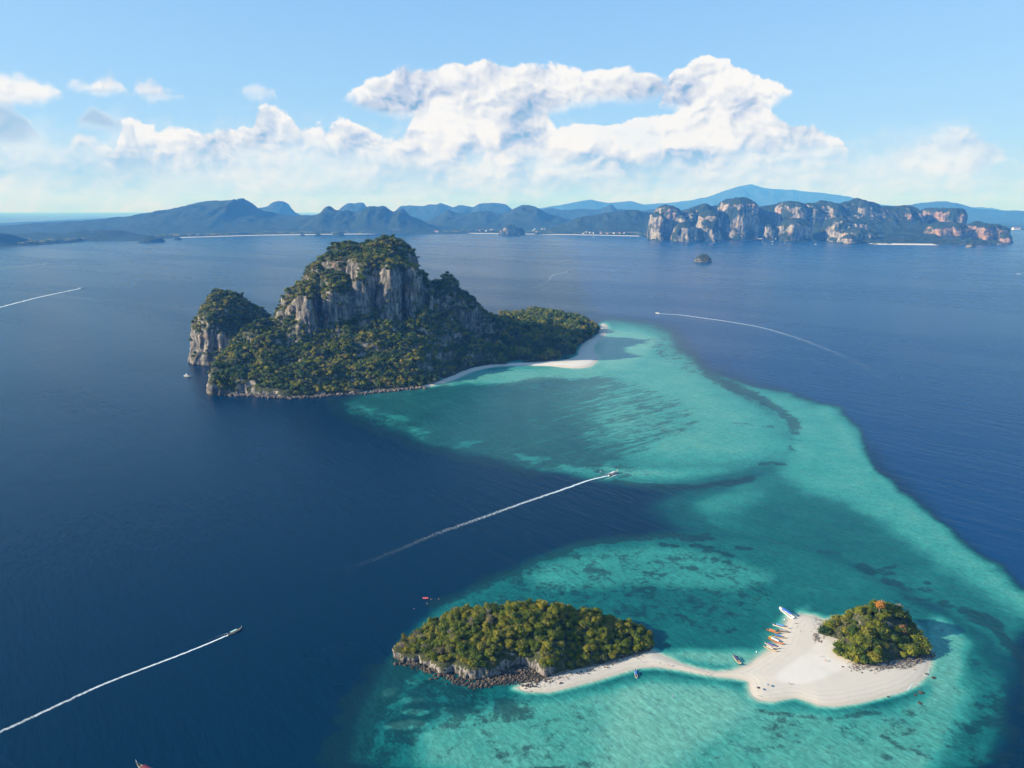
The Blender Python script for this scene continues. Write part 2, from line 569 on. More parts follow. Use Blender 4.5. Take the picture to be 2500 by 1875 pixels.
def mat_rock(name='limestone', warm=0.5, fine=1.0, green=True, base=((0.33, 0.29, 0.245), (0.12, 0.115, 0.11)), orange=0.3):
    m, t, b, out = new_mat(name)
    geo = t.node('ShaderNodeNewGeometry')
    p = geo.outputs['Position']
    nz = t.node('ShaderNodeSeparateXYZ'); t.put(nz.inputs[0], geo.outputs['Normal'])
    pz = t.node('ShaderNodeSeparateXYZ'); t.put(pz.inputs[0], p)
    v = t.mapping(p, (0, 0, 0), (1 / (5.5 * fine), 1 / (5.5 * fine), 1 / (48.0 * fine)))
    st = t.noise(v, 1.0, 8, 0.68, 0.4)
    n2 = t.noise(p, 1 / (26.0 * fine), 6, 0.6, 0.3)
    n3 = t.noise(p, 1 / (2.6 * fine), 5, 0.7)
    c = t.mix(t.sstep(n2, 0.32, 0.66), base[1] + (1,), base[0] + (1,))
    c = t.mix(t.math('MULTIPLY', t.sstep(st, 0.46, 0.58), 0.85), c, (0.045, 0.045, 0.047, 1))
    c = t.mix(t.math('MULTIPLY', t.sstep(st, 0.44, 0.34), 0.6), c, (0.50, 0.45, 0.37, 1))
    n4 = t.noise(t.vmath('ADD', p, (91, 5, 33)), 1 / (38.0 * fine), 4, 0.6, 0.5)
    c = t.mix(t.math('MULTIPLY', t.sstep(n4, 0.56, 0.68), orange), c, (0.40, 0.20, 0.10, 1))
    c = t.mix(t.math('MULTIPLY', t.sstep(n3, 0.5, 0.72), 0.4), c, (0.08, 0.075, 0.065, 1))
    if green:
        ng = t.noise(p, 1 / (9.0 * fine), 6, 0.7)
        g = t.sstep(t.math('ADD', nz.outputs[2], t.math('MULTIPLY', t.math('SUBTRACT', ng, 0.5), 1.3)), 0.34, 0.55)
        gc = t.ramp(t.noise(p, 1 / (6.0 * fine), 5, 0.7), [(0.3, (0.022, 0.034, 0.012)), (0.5, (0.045, 0.055, 0.018)), (0.7, (0.10, 0.085, 0.035))])
        c = t.mix(g, c, gc)
    # dark tidal band just above the water
    tide = t.sstep(t.math('ADD', pz.outputs[2], t.math('MULTIPLY', n3, 1.5)), 3.0, 1.2)
    c = t.mix(t.math('MULTIPLY', tide, 0.75), c, (0.045, 0.038, 0.028, 1))
    t.put(b.inputs['Base Color'], c)
    b.inputs['Roughness'].default_value = 0.92
    b.inputs['Specular IOR Level'].default_value = 0.25
    bp = t.node('ShaderNodeBump')
    bp.inputs['Strength'].default_value = 0.9
    bp.inputs['Distance'].default_value = 2.5 * fine
    t.put(bp.inputs['Height'], t.math('ADD', t.math('MULTIPLY', st, 1.2), t.math('MULTIPLY', n3, 0.5)))
    t.put(b.inputs['Normal'], bp.outputs[0])
    return m

def mat_far(name, forest=((0.018, 0.036, 0.018), (0.034, 0.050, 0.024)), rock=0.0, k=1.0):
    """far wooded hills and cliffs: forest on slopes, bare limestone where steep"""
    m, t, b, out = new_mat(name)
    geo = t.node('ShaderNodeNewGeometry')
    p = geo.outputs['Position']
    nz = t.node('ShaderNodeSeparateXYZ'); t.put(nz.inputs[0], geo.outputs['Normal'])
    n1 = t.noise(p, 1 / (120.0 * k), 7, 0.65)
    n2 = t.noise(p, 1 / (28.0 * k), 6, 0.7)
    c = t.mix(t.sstep(n1, 0.35, 0.65), forest[0] + (1,), forest[1] + (1,))
    c = t.mix(t.math('MULTIPLY', t.sstep(n2, 0.52, 0.7), 0.6), c, (0.014, 0.022, 0.012, 1))
    if rock:
        st = t.noise(t.mapping(p, (0, 0, 0), (1 / 28.0, 1 / 28.0, 1 / 110.0)), 1.0, 7, 0.66, 0.3)
        n3 = t.noise(p, 1 / 170.0, 5, 0.6, 0.5)
        px_ = t.node('ShaderNodeSeparateXYZ'); t.put(px_.inputs[0], p)
        rc = t.mix(t.sstep(t.math('ADD', n3, t.sstep(px_.outputs[0], 3650.0, 3950.0, 0.0, 0.22)), 0.50, 0.70), (0.44, 0.39, 0.33, 1), (0.46, 0.28, 0.19, 1))
        rc = t.mix(t.math('MULTIPLY', t.sstep(st, 0.45, 0.58), 0.85), rc, (0.09, 0.09, 0.085, 1))
        r = t.sstep(t.math('ADD', nz.outputs[2], t.math('MULTIPLY', t.math('SUBTRACT', n2, 0.5), 1.3)), rock + 0.10, rock - 0.10)
        hole = t.sstep(t.noise(t.vmath('ADD', p, (500, 0, 70)), 1 / 150.0, 4, 0.6), 0.58, 0.47)
        c = t.mix(t.math('MULTIPLY', t.math('MULTIPLY', r, hole), 0.85), c, rc)
    t.put(b.inputs['Base Color'], c)
    b.inputs['Roughness'].default_value = 0.95
    b.inputs['Specular IOR Level'].default_value = 0.1
    bp = t.node('ShaderNodeBump')
    bp.inputs['Strength'].default_value = 1.0
    bp.inputs['Distance'].default_value = 22.0 * k
    t.put(bp.inputs['Height'], t.math('ADD', n2, t.math('MULTIPLY', t.noise(p, 1 / 12.0, 3, 0.7), 0.4)))
    t.put(b.inputs['Normal'], bp.outputs[0])
    return m

def mat_leaf(name, stops, patch=1 / 45.0):
    """foliage: every tree its own green, with stands of like colour; single leaf sprays vary a little"""
    m, t, b, out = new_mat(name)
    oi = t.node('ShaderNodeObjectInfo')
    geo = t.node('ShaderNodeNewGeometry')
    reg = t.noise(oi.outputs['Location'], patch, 3, 0.6)
    f = t.math('ADD', t.math('MULTIPLY', oi.outputs['Random'], 0.55), t.math('MULTIPLY', t.sstep(reg, 0.3, 0.7), 0.45))
    c = t.ramp(f, stops)
    n = t.noise(t.node('ShaderNodeTexCoord').outputs['Object'], 0.9, 3, 0.7)
    c = t.mix(t.math('MULTIPLY', t.sstep(n, 0.35, 0.7), 0.55), c, t.mix(1.0, c, (0.42, 0.50, 0.45, 1), 'MULTIPLY'))
    t.put(b.inputs['Base Color'], c)
    b.inputs['Roughness'].default_value = 0.75
    b.inputs['Specular IOR Level'].default_value = 0.15
    tr = t.node('ShaderNodeBsdfTranslucent')
    t.put(tr.inputs[0], c)
    mx = t.node('ShaderNodeMixShader')
    mx.inputs[0].default_value = 0.12
    t.l.new(b.outputs[0], mx.inputs[1]); t.l.new(tr.outputs[0], mx.inputs[2])
    t.l.new(mx.outputs[0], out.inputs[0])
    return m

def mat_sand():
    m, t, b, out = new_mat('coral_sand')
    p = pos(t)
    at = t.node('ShaderNodeAttribute', attribute_type='GEOMETRY', attribute_name='field')
    sep = t.node('ShaderNodeSeparateColor'); t.put(sep.inputs[0], at.outputs['Color'])
    dry, wet, litter = sep.outputs
    n = t.noise(p, 1 / 6.0, 6, 0.6)
    n2 = t.noise(p, 1 / 1.3, 4, 0.7)
    d = t.math('ADD', dry, t.math('MULTIPLY', t.math('SUBTRACT', n, 0.5), 0.22))
    c = t.mix(t.sstep(d, 0.25, 0.75), (0.57, 0.515, 0.43, 1), (0.645, 0.595, 0.515, 1))
    c = t.mix(t.math('MULTIPLY', wet, 0.9), c, (0.52, 0.455, 0.36, 1))
    c = t.mix(t.math('MULTIPLY', t.sstep(n2, 0.45, 0.75), 0.12), c, (0.42, 0.36, 0.28, 1))
    l = t.math('MULTIPLY', t.sstep(t.math('ADD', t.noise(p, 1 / 2.2, 6, 0.75), t.math('MULTIPLY', litter, 0.30)), 0.66, 0.74), t.sstep(litter, 0.05, 0.3))
    c = t.mix(l, c, (0.15, 0.125, 0.10, 1))
    # faint tide lines that follow the waterline
    dd = t.math('ADD', at.outputs['Alpha'], t.math('MULTIPLY', t.math('SUBTRACT', t.noise(p, 1 / 12.0, 4, 0.6), 0.5), 0.22))
    w_ = t.math('SINE', t.math('MULTIPLY', dd, 34.0))
    c = t.mix(t.math('MULTIPLY', t.math('MULTIPLY', t.sstep(w_, 0.35, 1.0), t.sstep(dd, 0.9, 0.2)), 0.30), c, (0.40, 0.345, 0.27, 1))
    n5 = t.noise(p, 1 / 18.0, 4, 0.6)
    c = t.mix(t.math('MULTIPLY', t.sstep(n5, 0.5, 0.66), 0.30), c, (0.50, 0.46, 0.40, 1))
    t.put(b.inputs['Base Color'], c)
    b.inputs['Roughness'].default_value = 0.85
    b.inputs['Specular IOR Level'].default_value = 0.2
    bp = t.node('ShaderNodeBump')
    bp.inputs['Strength'].default_value = 0.35
    bp.inputs['Distance'].default_value = 0.3
    t.put(bp.inputs['Height'], n2)
    t.put(b.inputs['Normal'], bp.outputs[0])
    return m

M = {}
M['sea'] = mat_sea()
M['rock'] = mat_rock('limestone')
M['rock_near'] = mat_rock('limestone_near', fine=0.28, base=((0.33, 0.29, 0.26), (0.20, 0.18, 0.17)), orange=0.12)
M['boulder'] = mat_rock('boulder_rock', fine=0.2, green=False, base=((0.24, 0.19, 0.15), (0.13, 0.11, 0.095)), orange=0.5)
M['far_forest'] = mat_far('far_forest')
M['far_karst'] = mat_far('far_karst', rock=0.46)
M['far_ridge'] = mat_far('far_ridge', k=2.5)
M['far_ridge_rock'] = mat_far('far_ridge_rock', rock=0.36, k=2.5)
M['leaf'] = mat_leaf('leaf', [(0.0, (0.020, 0.044, 0.010)), (0.22, (0.050, 0.090, 0.010)), (0.42, (0.115, 0.150, 0.014)), (0.60, (0.205, 0.205, 0.020)), (0.78, (0.250, 0.210, 0.026)), (0.9, (0.060, 0.085, 0.020)), (1.0, (0.18, 0.14, 0.095))], 1 / 22.0)
M['leaf_far'] = mat_leaf('leaf_far', [(0.0, (0.014, 0.036, 0.007)), (0.33, (0.036, 0.075, 0.011)), (0.52, (0.095, 0.135, 0.016)), (0.68, (0.225, 0.215, 0.026)), (0.82, (0.29, 0.22, 0.04)), (0.92, (0.045, 0.070, 0.020)), (1.0, (0.15, 0.11, 0.08))], 1 / 60.0)
M['needle'] = mat_leaf('needle', [(0.0, (0.030, 0.055, 0.028)), (0.5, (0.055, 0.085, 0.040)), (0.85, (0.095, 0.115, 0.055)), (1.0, (0.15, 0.12, 0.05))])
M['leaf_orange'] = mat_leaf('leaf_orange', [(0.0, (0.42, 0.17, 0.035)), (1.0, (0.50, 0.21, 0.04))])
M['leaf_gold'] = mat_leaf('leaf_gold', [(0.0, (0.33, 0.22, 0.03)), (1.0, (0.38, 0.24, 0.03))])
M['leaf_rust'] = mat_leaf('leaf_rust', [(0.0, (0.25, 0.12, 0.06)), (1.0, (0.30, 0.14, 0.07))])
M['leaf_dark'] = mat_leaf('leaf_dark', [(0.0, (0.018, 0.042, 0.012)), (1.0, (0.030, 0.060, 0.014))])
M['twig'] = mat_leaf('twig', [(0.0, (0.24, 0.19, 0.16)), (1.0, (0.30, 0.25, 0.21))])
M['bark'] = plain('bark', (0.20, 0.16, 0.12), 0.9, var=0.3)
M['sand'] = mat_sand()

# ------------------------------------------------------------------ air: one box of even haze round everything
HZ = 1480.0
def haze():
    x0, x1, y0, y1, z0, z1 = -60000, 60000, -9000, 75000, -3.0, HZ
    v = [(x, y, z) for z in (z0, z1) for y in (y0, y1) for x in (x0, x1)]
    f = [(0, 2, 3, 1), (4, 5, 7, 6), (0, 1, 5, 4), (2, 6, 7, 3), (0, 4, 6, 2), (1, 3, 7, 5)]
    me = bpy.data.meshes.new('haze')
    me.from_pydata(v, [], f)
    m = bpy.data.materials.new('haze')
    m.use_nodes = True
    m.node_tree.nodes.clear()
    t = NT(m.node_tree)
    o = t.node('ShaderNodeOutputMaterial')
    pv = t.node('ShaderNodeVolumePrincipled')
    pv.inputs['Color'].default_value = (0.085, 0.34, 1.0, 1)
    pv.inputs['Absorption Color'].default_value = (1, 1, 1, 1)
    pv.inputs['Density'].default_value = 6.5e-5
    pv.inputs['Anisotropy'].default_value = 0.0
    t.l.new(pv.outputs[0], o.inputs['Volume'])
    ob = link('haze', me, None, [m])
    tag(ob, kind='stuff')
haze()

# ------------------------------------------------------------------ sea
def seg_d(px, py, pts, k=1.0):
    """distance to an open line in picture-shaped units (k stretches the vertical)"""
    d = np.full(len(px), 1e9)
    for (ax, ay), (bx, by) in zip(pts[:-1], pts[1:]):
        ex, ey = bx - ax, (by - ay) * k
        wx, wy = px - ax, (py - ay) * k
        t = np.clip((wx * ex + wy * ey) / (ex * ex + ey * ey), 0, 1)
        d = np.minimum(d, np.hypot(wx - t * ex, wy - t * ey))
    return d
SANDBAR = [(1925, 1508), (1955, 1502), (1985, 1503), (2010, 1514), (2060, 1508), (2130, 1503), (2200, 1508), (2236, 1532), (2250, 1565), (2266, 1596), (2268, 1622), (2256, 1650), (2236, 1672), (2200, 1688), (2150, 1702),
           (2095, 1716), (2040, 1724), (2000, 1722), (1972, 1711), (1945, 1702), (1915, 1706), (1885, 1712), (1855, 1709), (1836, 1698), (1830, 1680), (1831, 1662), (1790, 1655), (1740, 1650),
           (1690, 1641), (1650, 1633), (1600, 1627), (1560, 1629), (1510, 1643), (1455, 1660), (1400, 1674), (1340, 1689), (1290, 1688), (1262, 1680), (1300, 1655), (1400, 1632), (1500, 1606), (1560, 1592), (1590, 1588),
           (1622, 1603), (1660, 1621), (1700, 1633), (1745, 1641), (1790, 1638), (1828, 1624), (1860, 1603), (1888, 1584), (1905, 1560), (1915, 1535)]
KOH_MOR = [(958, 1606), (985, 1617), (1020, 1618), (1055, 1632), (1085, 1648), (1105, 1641), (1140, 1662), (1175, 1659), (1215, 1650), (1245, 1634), (1285, 1626), (1312, 1640), (1330, 1655), (1400, 1637), (1470, 1622), (1540, 1603), (1590, 1589), (1600, 1575), (1588, 1552), (1540, 1532), (1440, 1517), (1300, 1512), (1180, 1513), (1080, 1525), (1005, 1556), (964, 1585)]
POD_BEACH = [(1030, 948), (1075, 938), (1110, 927), (1150, 908), (1200, 896), (1260, 893), (1340, 893), (1375, 898), (1410, 900), (1440, 897), (1458, 885), (1462, 870), (1452, 862), (1449, 850), (1455, 838), (1470, 826), (1481, 815), (1486, 803), (1480, 790),
             (1466, 790), (1466, 806), (1462, 816), (1440, 828), (1420, 842), (1411, 858), (1413, 868), (1380, 880), (1300, 884), (1230, 887), (1170, 892), (1130, 905), (1090, 922), (1040, 938), (990, 950)]
def sea():
    rows = np.concatenate([np.arange(1960, 1300, -3.6), np.arange(1300, 900, -3.0), np.arange(900, 620, -2.4), np.arange(620, 560, -6)])
    cols = np.arange(-160, 2680, 5.2)
    kk = (cols - 1250) / FPX
    # picture rows as distances; the sheet fans out with distance
    Ys = np.array([ground(1250, y)[1] for y in rows])
    # for a given ground distance Y the picture column of X is u = X*(cos)/... : keep straight fan lines
    tt = np.array([ground(1250, y)[1] / ray(1250, y)[1] for y in rows])
    fan = np.linspace(-0.86, 0.86, len(cols))
    PX = np.zeros((len(rows), len(cols))); PY = np.zeros_like(PX)
    V = np.zeros((len(rows), len(cols), 3))
    for j, (Yv, tv) in enumerate(zip(Ys, tt)):
        X = fan * Yv
        V[j, :, 0] = X; V[j, :, 1] = Yv
        PX[j] = 1250 + FPX * X / tv
        PY[j] = rows[j]
    px, py = PX.ravel(), PY.ravel()
    P = np.stack([px, py], 1)
    K = 1.9
    def PS(poly, soft, off=0.0):
        q = [(a, b * K) for a, b in poly]
        return sst(sdist(np.stack([px, py * K], 1), q) + off, -soft, soft)
    s = np.zeros(len(px)); reef = np.zeros(len(px)); strk = np.zeros(len(px)); deep = np.zeros(len(px))
    # wobble the outlines
    wob = (fbm(px / 60, py / 32, oct=4, seed=3) - 0.5)
    pxo, pyo = px.copy(), py.copy()
    px = px + wob * 34
    py = py + (fbm(px / 70, py / 30, oct=4, seed=9) - 0.5) * 16
    def lay(poly, lev, soft, op=1.0, off=0.0):
        nonlocal s
        m = PS(smooth_poly(poly, 2), soft, off) * op
        s = s * (1 - m) + lev * m
    def line(pts, lev, wd, op=1.0):
        nonlocal s
        m = sst(seg_d(px, py, pts, K), wd, 0) * op
        s = s * (1 - m) + lev * m
    def dreef(poly, lev, soft):
        nonlocal reef
        reef = np.maximum(reef, PS(smooth_poly(poly, 1), soft) * lev)
    def lreef(pts, lev, wd):
        nonlocal reef
        reef = np.maximum(reef, sst(seg_d(px, py, pts, K), wd, wd * 0.15) * lev)
    # open sea side of the ridge: mask for the painted bluer light
    deep = PS([(1460, 772), (1530, 775), (1640, 805), (1700, 880), (1960, 980), (2110, 1080), (2300, 1280), (2560, 1500), (2560, 1900), (3200, 1900), (3200, 400), (1300, 400)], 40)
    # Poda lagoon and the long curved sand ridge
    lay([(822, 972), (850, 1008), (930, 1048), (1020, 1080), (1120, 1108), (1240, 1135), (1350, 1158), (1450, 1176), (1560, 1192), (1700, 1190), (1800, 1170), (1850, 1162), (2000, 1200), (2200, 1330), (2120, 1120), (2060, 1020), (1960, 985), (1880, 962), (1800, 935), (1740, 914), (1690, 880), (1650, 840), (1640, 806), (1600, 790), (1530, 776), (1460, 775), (1400, 850), (1200, 880), (1000, 930)], 0.56, 26)
    lay([(1420, 870), (1500, 850), (1640, 850), (1700, 905), (1800, 960), (1900, 1040), (1900, 1120), (1700, 1140), (1500, 1100), (1350, 990), (1400, 920)], 0.69, 60)
    line([(1480, 1148), (1600, 1156), (1700, 1158), (1800, 1145)], 0.72, 34, 0.9)
    lay([(1120, 905), (1280, 897), (1460, 900), (1470, 920), (1300, 935), (1150, 935), (1060, 950)], 0.74, 14)
    lay([(1470, 800), (1560, 800), (1620, 830), (1560, 880), (1500, 905), (1460, 895), (1465, 850)], 0.76, 20)
    lay([(1600, 1196), (1900, 1120), (2200, 1240), (2600, 1520), (2600, 1850), (2400, 1600), (2250, 1480), (2000, 1390), (1800, 1340), (1640, 1304), (1560, 1255)], 0.40, 60)
    # mid ridge: broad pale hump ending in the stripe that runs out to the lower right
    lay([(1700, 895), (1800, 932), (1900, 962), (2010, 985), (2075, 1012), (2098, 1050), (2110, 1100), (2140, 1150), (2200, 1205), (2290, 1272), (2380, 1340), (2470, 1412), (2600, 1530), (2600, 1760), (2500, 1640), (2380, 1520), (2200, 1440), (2000, 1330), (1850, 1310), (1740, 1290), (1700, 1240), (1780, 1185), (1900, 1150), (1930, 1060), (1850, 990), (1760, 930)], 0.50, 15)
    lay([(1800, 940), (1900, 962), (2010, 990), (2070, 1020), (2090, 1060), (2105, 1120), (2160, 1180), (2250, 1250), (2340, 1322), (2440, 1400), (2560, 1510), (2480, 1500), (2330, 1400), (2200, 1310), (2080, 1240), (1960, 1200), (1900, 1150), (1930, 1060), (1880, 990)], 0.67, 34)
    lay([(1700, 1215), (1800, 1200), (1880, 1205), (1860, 1240), (1780, 1262), (1700, 1255)], 0.60, 30)
    line([(2020, 1000), (2080, 1100), (2200, 1225), (2350, 1345), (2500, 1470)], 0.70, 30, 0.7)
    lay([(1900, 1200), (2050, 1230), (2150, 1300), (2250, 1400), (2100, 1360), (1900, 1320), (1780, 1270)], 0.44, 75, 0.9)
    # near lagoon
    lay([(838, 1900), (850, 1800), (872, 1720), (915, 1650), (950, 1590), (1000, 1530), (1070, 1470), (1150, 1432), (1230, 1395), (1310, 1352), (1400, 1325), (1500, 1310), (1600, 1300), (1700, 1298), (1850, 1312), (2000, 1345), (2150, 1420), (2300, 1500), (2400, 1570), (2460, 1680), (2490, 1780), (2480, 1900)], 0.485, 26)
    lay([(1050, 1900), (1000, 1820), (1060, 1760), (1200, 1720), (1420, 1690), (1700, 1660), (1850, 1720), (2100, 1740), (2280, 1700), (2330, 1620), (2380, 1700), (2300, 1850), (2250, 1900)], 0.70, 40)
    lay([(1280, 1400), (1400, 1360), (1560, 1330), (1700, 1345), (1850, 1380), (1900, 1430), (1700, 1440), (1500, 1430), (1330, 1440)], 0.63, 32)
    lay([(1500, 1660), (1700, 1665), (1820, 1690), (1810, 1750), (1600, 1900), (1450, 1900), (1480, 1750)], 0.79, 50)
    lay([(2270, 1500), (2340, 1520), (2370, 1600), (2330, 1690), (2260, 1720), (2250, 1600)], 0.74, 26)
    lay([(1620, 1590), (1700, 1585), (1800, 1590), (1860, 1590), (1880, 1540), (1930, 1490), (1990, 1480), (1900, 1600), (1780, 1640), (1640, 1610)], 0.76, 24)
    for q, lv in (([(932, 1680), (975, 1676), (962, 1700), (930, 1702)], .62), ([(985, 1700), (1040, 1705), (1030, 1720), (980, 1715)], .6), ([(970, 1732), (1040, 1728), (1052, 1745), (1000, 1748)], .64), ([(930, 1765), (1000, 1752), (1060, 1765), (1000, 1782), (940, 1775)], .66),
                  ([(990, 1655), (1040, 1660), (1030, 1672), (990, 1668)], .58), ([(1080, 1730), (1110, 1728), (1105, 1742), (1082, 1742)], .6)):
        lay(q, lv, 8)
    # deep notch right of the reef, lower right corner
    lay([(2560, 1500), (2500, 1540), (2470, 1600), (2490, 1680), (2470, 1740), (2440, 1800), (2420, 1900), (2700, 1900), (2700, 1500)], 0.10, 34)
    # weed and coral cover
    strk = np.maximum(strk, PS([(800, 970), (1000, 940), (1200, 925), (1450, 912), (1560, 940), (1690, 1000), (1700, 1040), (1600, 1090), (1500, 1130), (1350, 1150), (1200, 1120), (1000, 1060), (880, 1010)], 30) * 0.9)
    strk = strk * (1 - 0.55 * PS([(1480, 940), (1700, 930), (1880, 1050), (1850, 1130), (1500, 1140), (1440, 1060)], 60))
    strk = strk * (1 - 0.8 * PS([(1080, 905), (1470, 895), (1480, 925), (1300, 925), (1100, 945)], 12))
    lreef([(1640, 800), (1655, 840), (1680, 880), (1730, 908)], 0.50, 46)
    lreef([(1590, 830), (1640, 870), (1700, 915)], 0.46, 40)
    lreef([(1730, 912), (1790, 945), (1850, 975), (1905, 995), (1930, 1030), (1938, 1055)], 0.92, 30)
    lreef([(1800, 1030), (1880, 1040)], 0.5, 16)
    lreef([(1925, 1072), (1950, 1078)], 0.72, 10); lreef([(1920, 1090), (1932, 1100)], 0.72, 9); lreef([(1938, 1112), (1955, 1116)], 0.7, 7)
    lreef([(1850, 1132), (1915, 1136)], 0.75, 12)
    lreef([(1500, 1175), (1600, 1186), (1700, 1188), (1770, 1180), (1830, 1168)], 1.15, 24)
    lreef([(830, 985), (900, 1035), (1000, 1075), (1130, 1108), (1300, 1150)], 0.8, 60)
    dreef([(830, 970), (1000, 980), (1200, 1060), (1400, 1110), (1600, 1150), (1500, 1180), (1300, 1140), (1100, 1100), (900, 1030)], 0.58, 34)
    # near lagoon reef rim and heads
    lreef([(850, 1880), (860, 1800), (900, 1720), (960, 1640)], 1.05, 110)
    lreef([(1060, 1475), (1180, 1430), (1300, 1372), (1420, 1330), (1520, 1312), (1640, 1308), (1730, 1312)], 0.92, 30)
    lreef([(1180, 1460), (1330, 1440), (1500, 1450)], 0.42, 70)
    dreef([(1050, 1440), (1400, 1340), (1800, 1350), (1950, 1440), (1700, 1560), (1500, 1500), (1200, 1460)], 0.42, 40)
    dreef([(1000, 1900), (1050, 1720), (1500, 1700), (2100, 1740), (2350, 1680), (2400, 1500), (1900, 1400), (2500, 1600), (2450, 1900)], 0.26, 60)
    for c in ([(1422, 1388), (1480, 1396)], [(1570, 1396), (1628, 1404)], [(1668, 1386), (1700, 1390)], [(1740, 1365), (1790, 1368)], [(1690, 1330), (1740, 1340)], [(1550, 1435), (1600, 1440)], [(1620, 1330), (1650, 1334)], [(1680, 1312), (1760, 1318)], [(1720, 1345), (1790, 1356)], [(1810, 1334), (1830, 1337)]):
        lreef(c, 0.85, 15)
    lreef([(1420, 1450), (1520, 1470), (1640, 1500), (1780, 1540)], 0.42, 46)
    for c, l, w in (([(2000, 1346), (2050, 1354)], .9, 9), ([(2100, 1388), (2130, 1400), (2180, 1400)], .85, 26), ([(2150, 1392), (2185, 1386)], .8, 14), ([(2165, 1418), (2200, 1434), (2262, 1438)], .85, 26), ([(2215, 1455), (2300, 1475), (2350, 1490)], .55, 22), ([(2260, 1418), (2275, 1422)], .9, 10)):
        lreef(c, l, w)
    lreef([(2360, 1490), (2430, 1530), (2480, 1590), (2520, 1680), (2520, 1760)], 0.95, 34)
    dreef([(2360, 1700), (2460, 1680), (2500, 1750), (2480, 1890), (2390, 1890), (2330, 1790)], 0.52, 30)
    dreef([(860, 1650), (1000, 1640), (1180, 1680), (1330, 1720), (1320, 1760), (1150, 1780), (1030, 1790), (960, 1890), (840, 1890)], 0.66, 26)
    dreef([(1200, 1740), (1400, 1720), (1500, 1760), (1440, 1810), (1300, 1800)], 0.36, 40)
    lreef([(1270, 1885), (1440, 1868)], 0.9, 34)
    lreef([(1850, 1728), (1950, 1750), (2060, 1752), (2150, 1735)], 0.55, 26)
    lreef([(1900, 1760), (2060, 1780)], 0.34, 60)
    lreef([(2150, 1800), (2210, 1828), (2270, 1850)], 0.62, 20)
    reef = reef * (1 - PS([(1470, 1660), (1820, 1700), (1700, 1875), (1500, 1875)], 40) * 0.8)
    # bright patches left clear of weed off Poda's southern reef
    for q in ([(930, 1010), (985, 1015), (990, 1030), (940, 1025)], [(1000, 1045), (1050, 1050), (1060, 1060), (1010, 1062)], [(1370, 1135), (1450, 1148), (1440, 1158), (1380, 1152)], [(870, 985), (920, 1000), (900, 1008)], [(1110, 1078), (1170, 1084), (1150, 1094)], [(1240, 1108), (1330, 1120), (1300, 1130)]):
        m = PS(q, 14)
        reef *= 1 - 0.8 * m; strk *= 1 - 0.8 * m
        s = s * (1 - m) + 0.60 * m
    # sand shelves up to each beach
    px, py = pxo + wob * 6, pyo
    for poly, wdt in ((SANDBAR, 26), (POD_BEACH, 11)):
        q = [(a, b * K) for a, b in poly]
        d = -sdist(np.stack([px, py * K], 1), q)
        m = sst(d, wdt, -1) * (0.55 if poly is POD_BEACH else 1)
        tgt = 0.965
        s = np.where(d < wdt, np.maximum(s, s * (1 - m) + tgt * m), s)
        reef *= sst(d, wdt * 0.1, wdt * 0.9); strk *= sst(d, 0, wdt)
    A = np.stack([s, reef, strk, deep], 1)
    me_v = V.reshape(-1, 3)
    nr, nc = PX.shape
    i = np.arange(nr * nc).reshape(nr, nc)
    F = np.stack([i[:-1, :-1], i[:-1, 1:], i[1:, 1:], i[1:, :-1]], -1).reshape(-1, 4)
    # the open sea around the finely divided sheet, out past the horizon
    c = [me_v[i[0, 0]], me_v[i[0, -1]], me_v[i[-1, -1]], me_v[i[-1, 0]]]
    o = [(-59000, -8500, 0), (59000, -8500, 0), (59000, 74000, 0), (-59000, 74000, 0)]
    n0 = len(me_v)
    me_v = np.concatenate([me_v, np.array(c), np.array(o, float)])
    ring = [[n0 + 4, n0 + 5, n0 + 1, n0], [n0 + 5, n0 + 6, n0 + 2, n0 + 1], [n0 + 6, n0 + 7, n0 + 3, n0 + 2], [n0 + 7, n0 + 4, n0, n0 + 3]]
    F = np.concatenate([F, np.array(ring)])
    A = np.concatenate([A, [[0, 0, 0, 0], [0, 0, 0, 1], [0, 0, 0, 1], [0, 0, 0, 0]], [[0, 0, 0, 0], [0, 0, 0, 1], [0, 0, 0, 1], [0, 0, 0, 0]]])
    me = mesh_np('sea', me_v, F, True)
    ca = me.attributes.new('field', 'FLOAT_COLOR', 'POINT')
    ca.data.foreach_set('color', A.astype(np.float32).ravel())
    tag(link('sea', me, None, [M['sea']]), kind='structure')
sea()

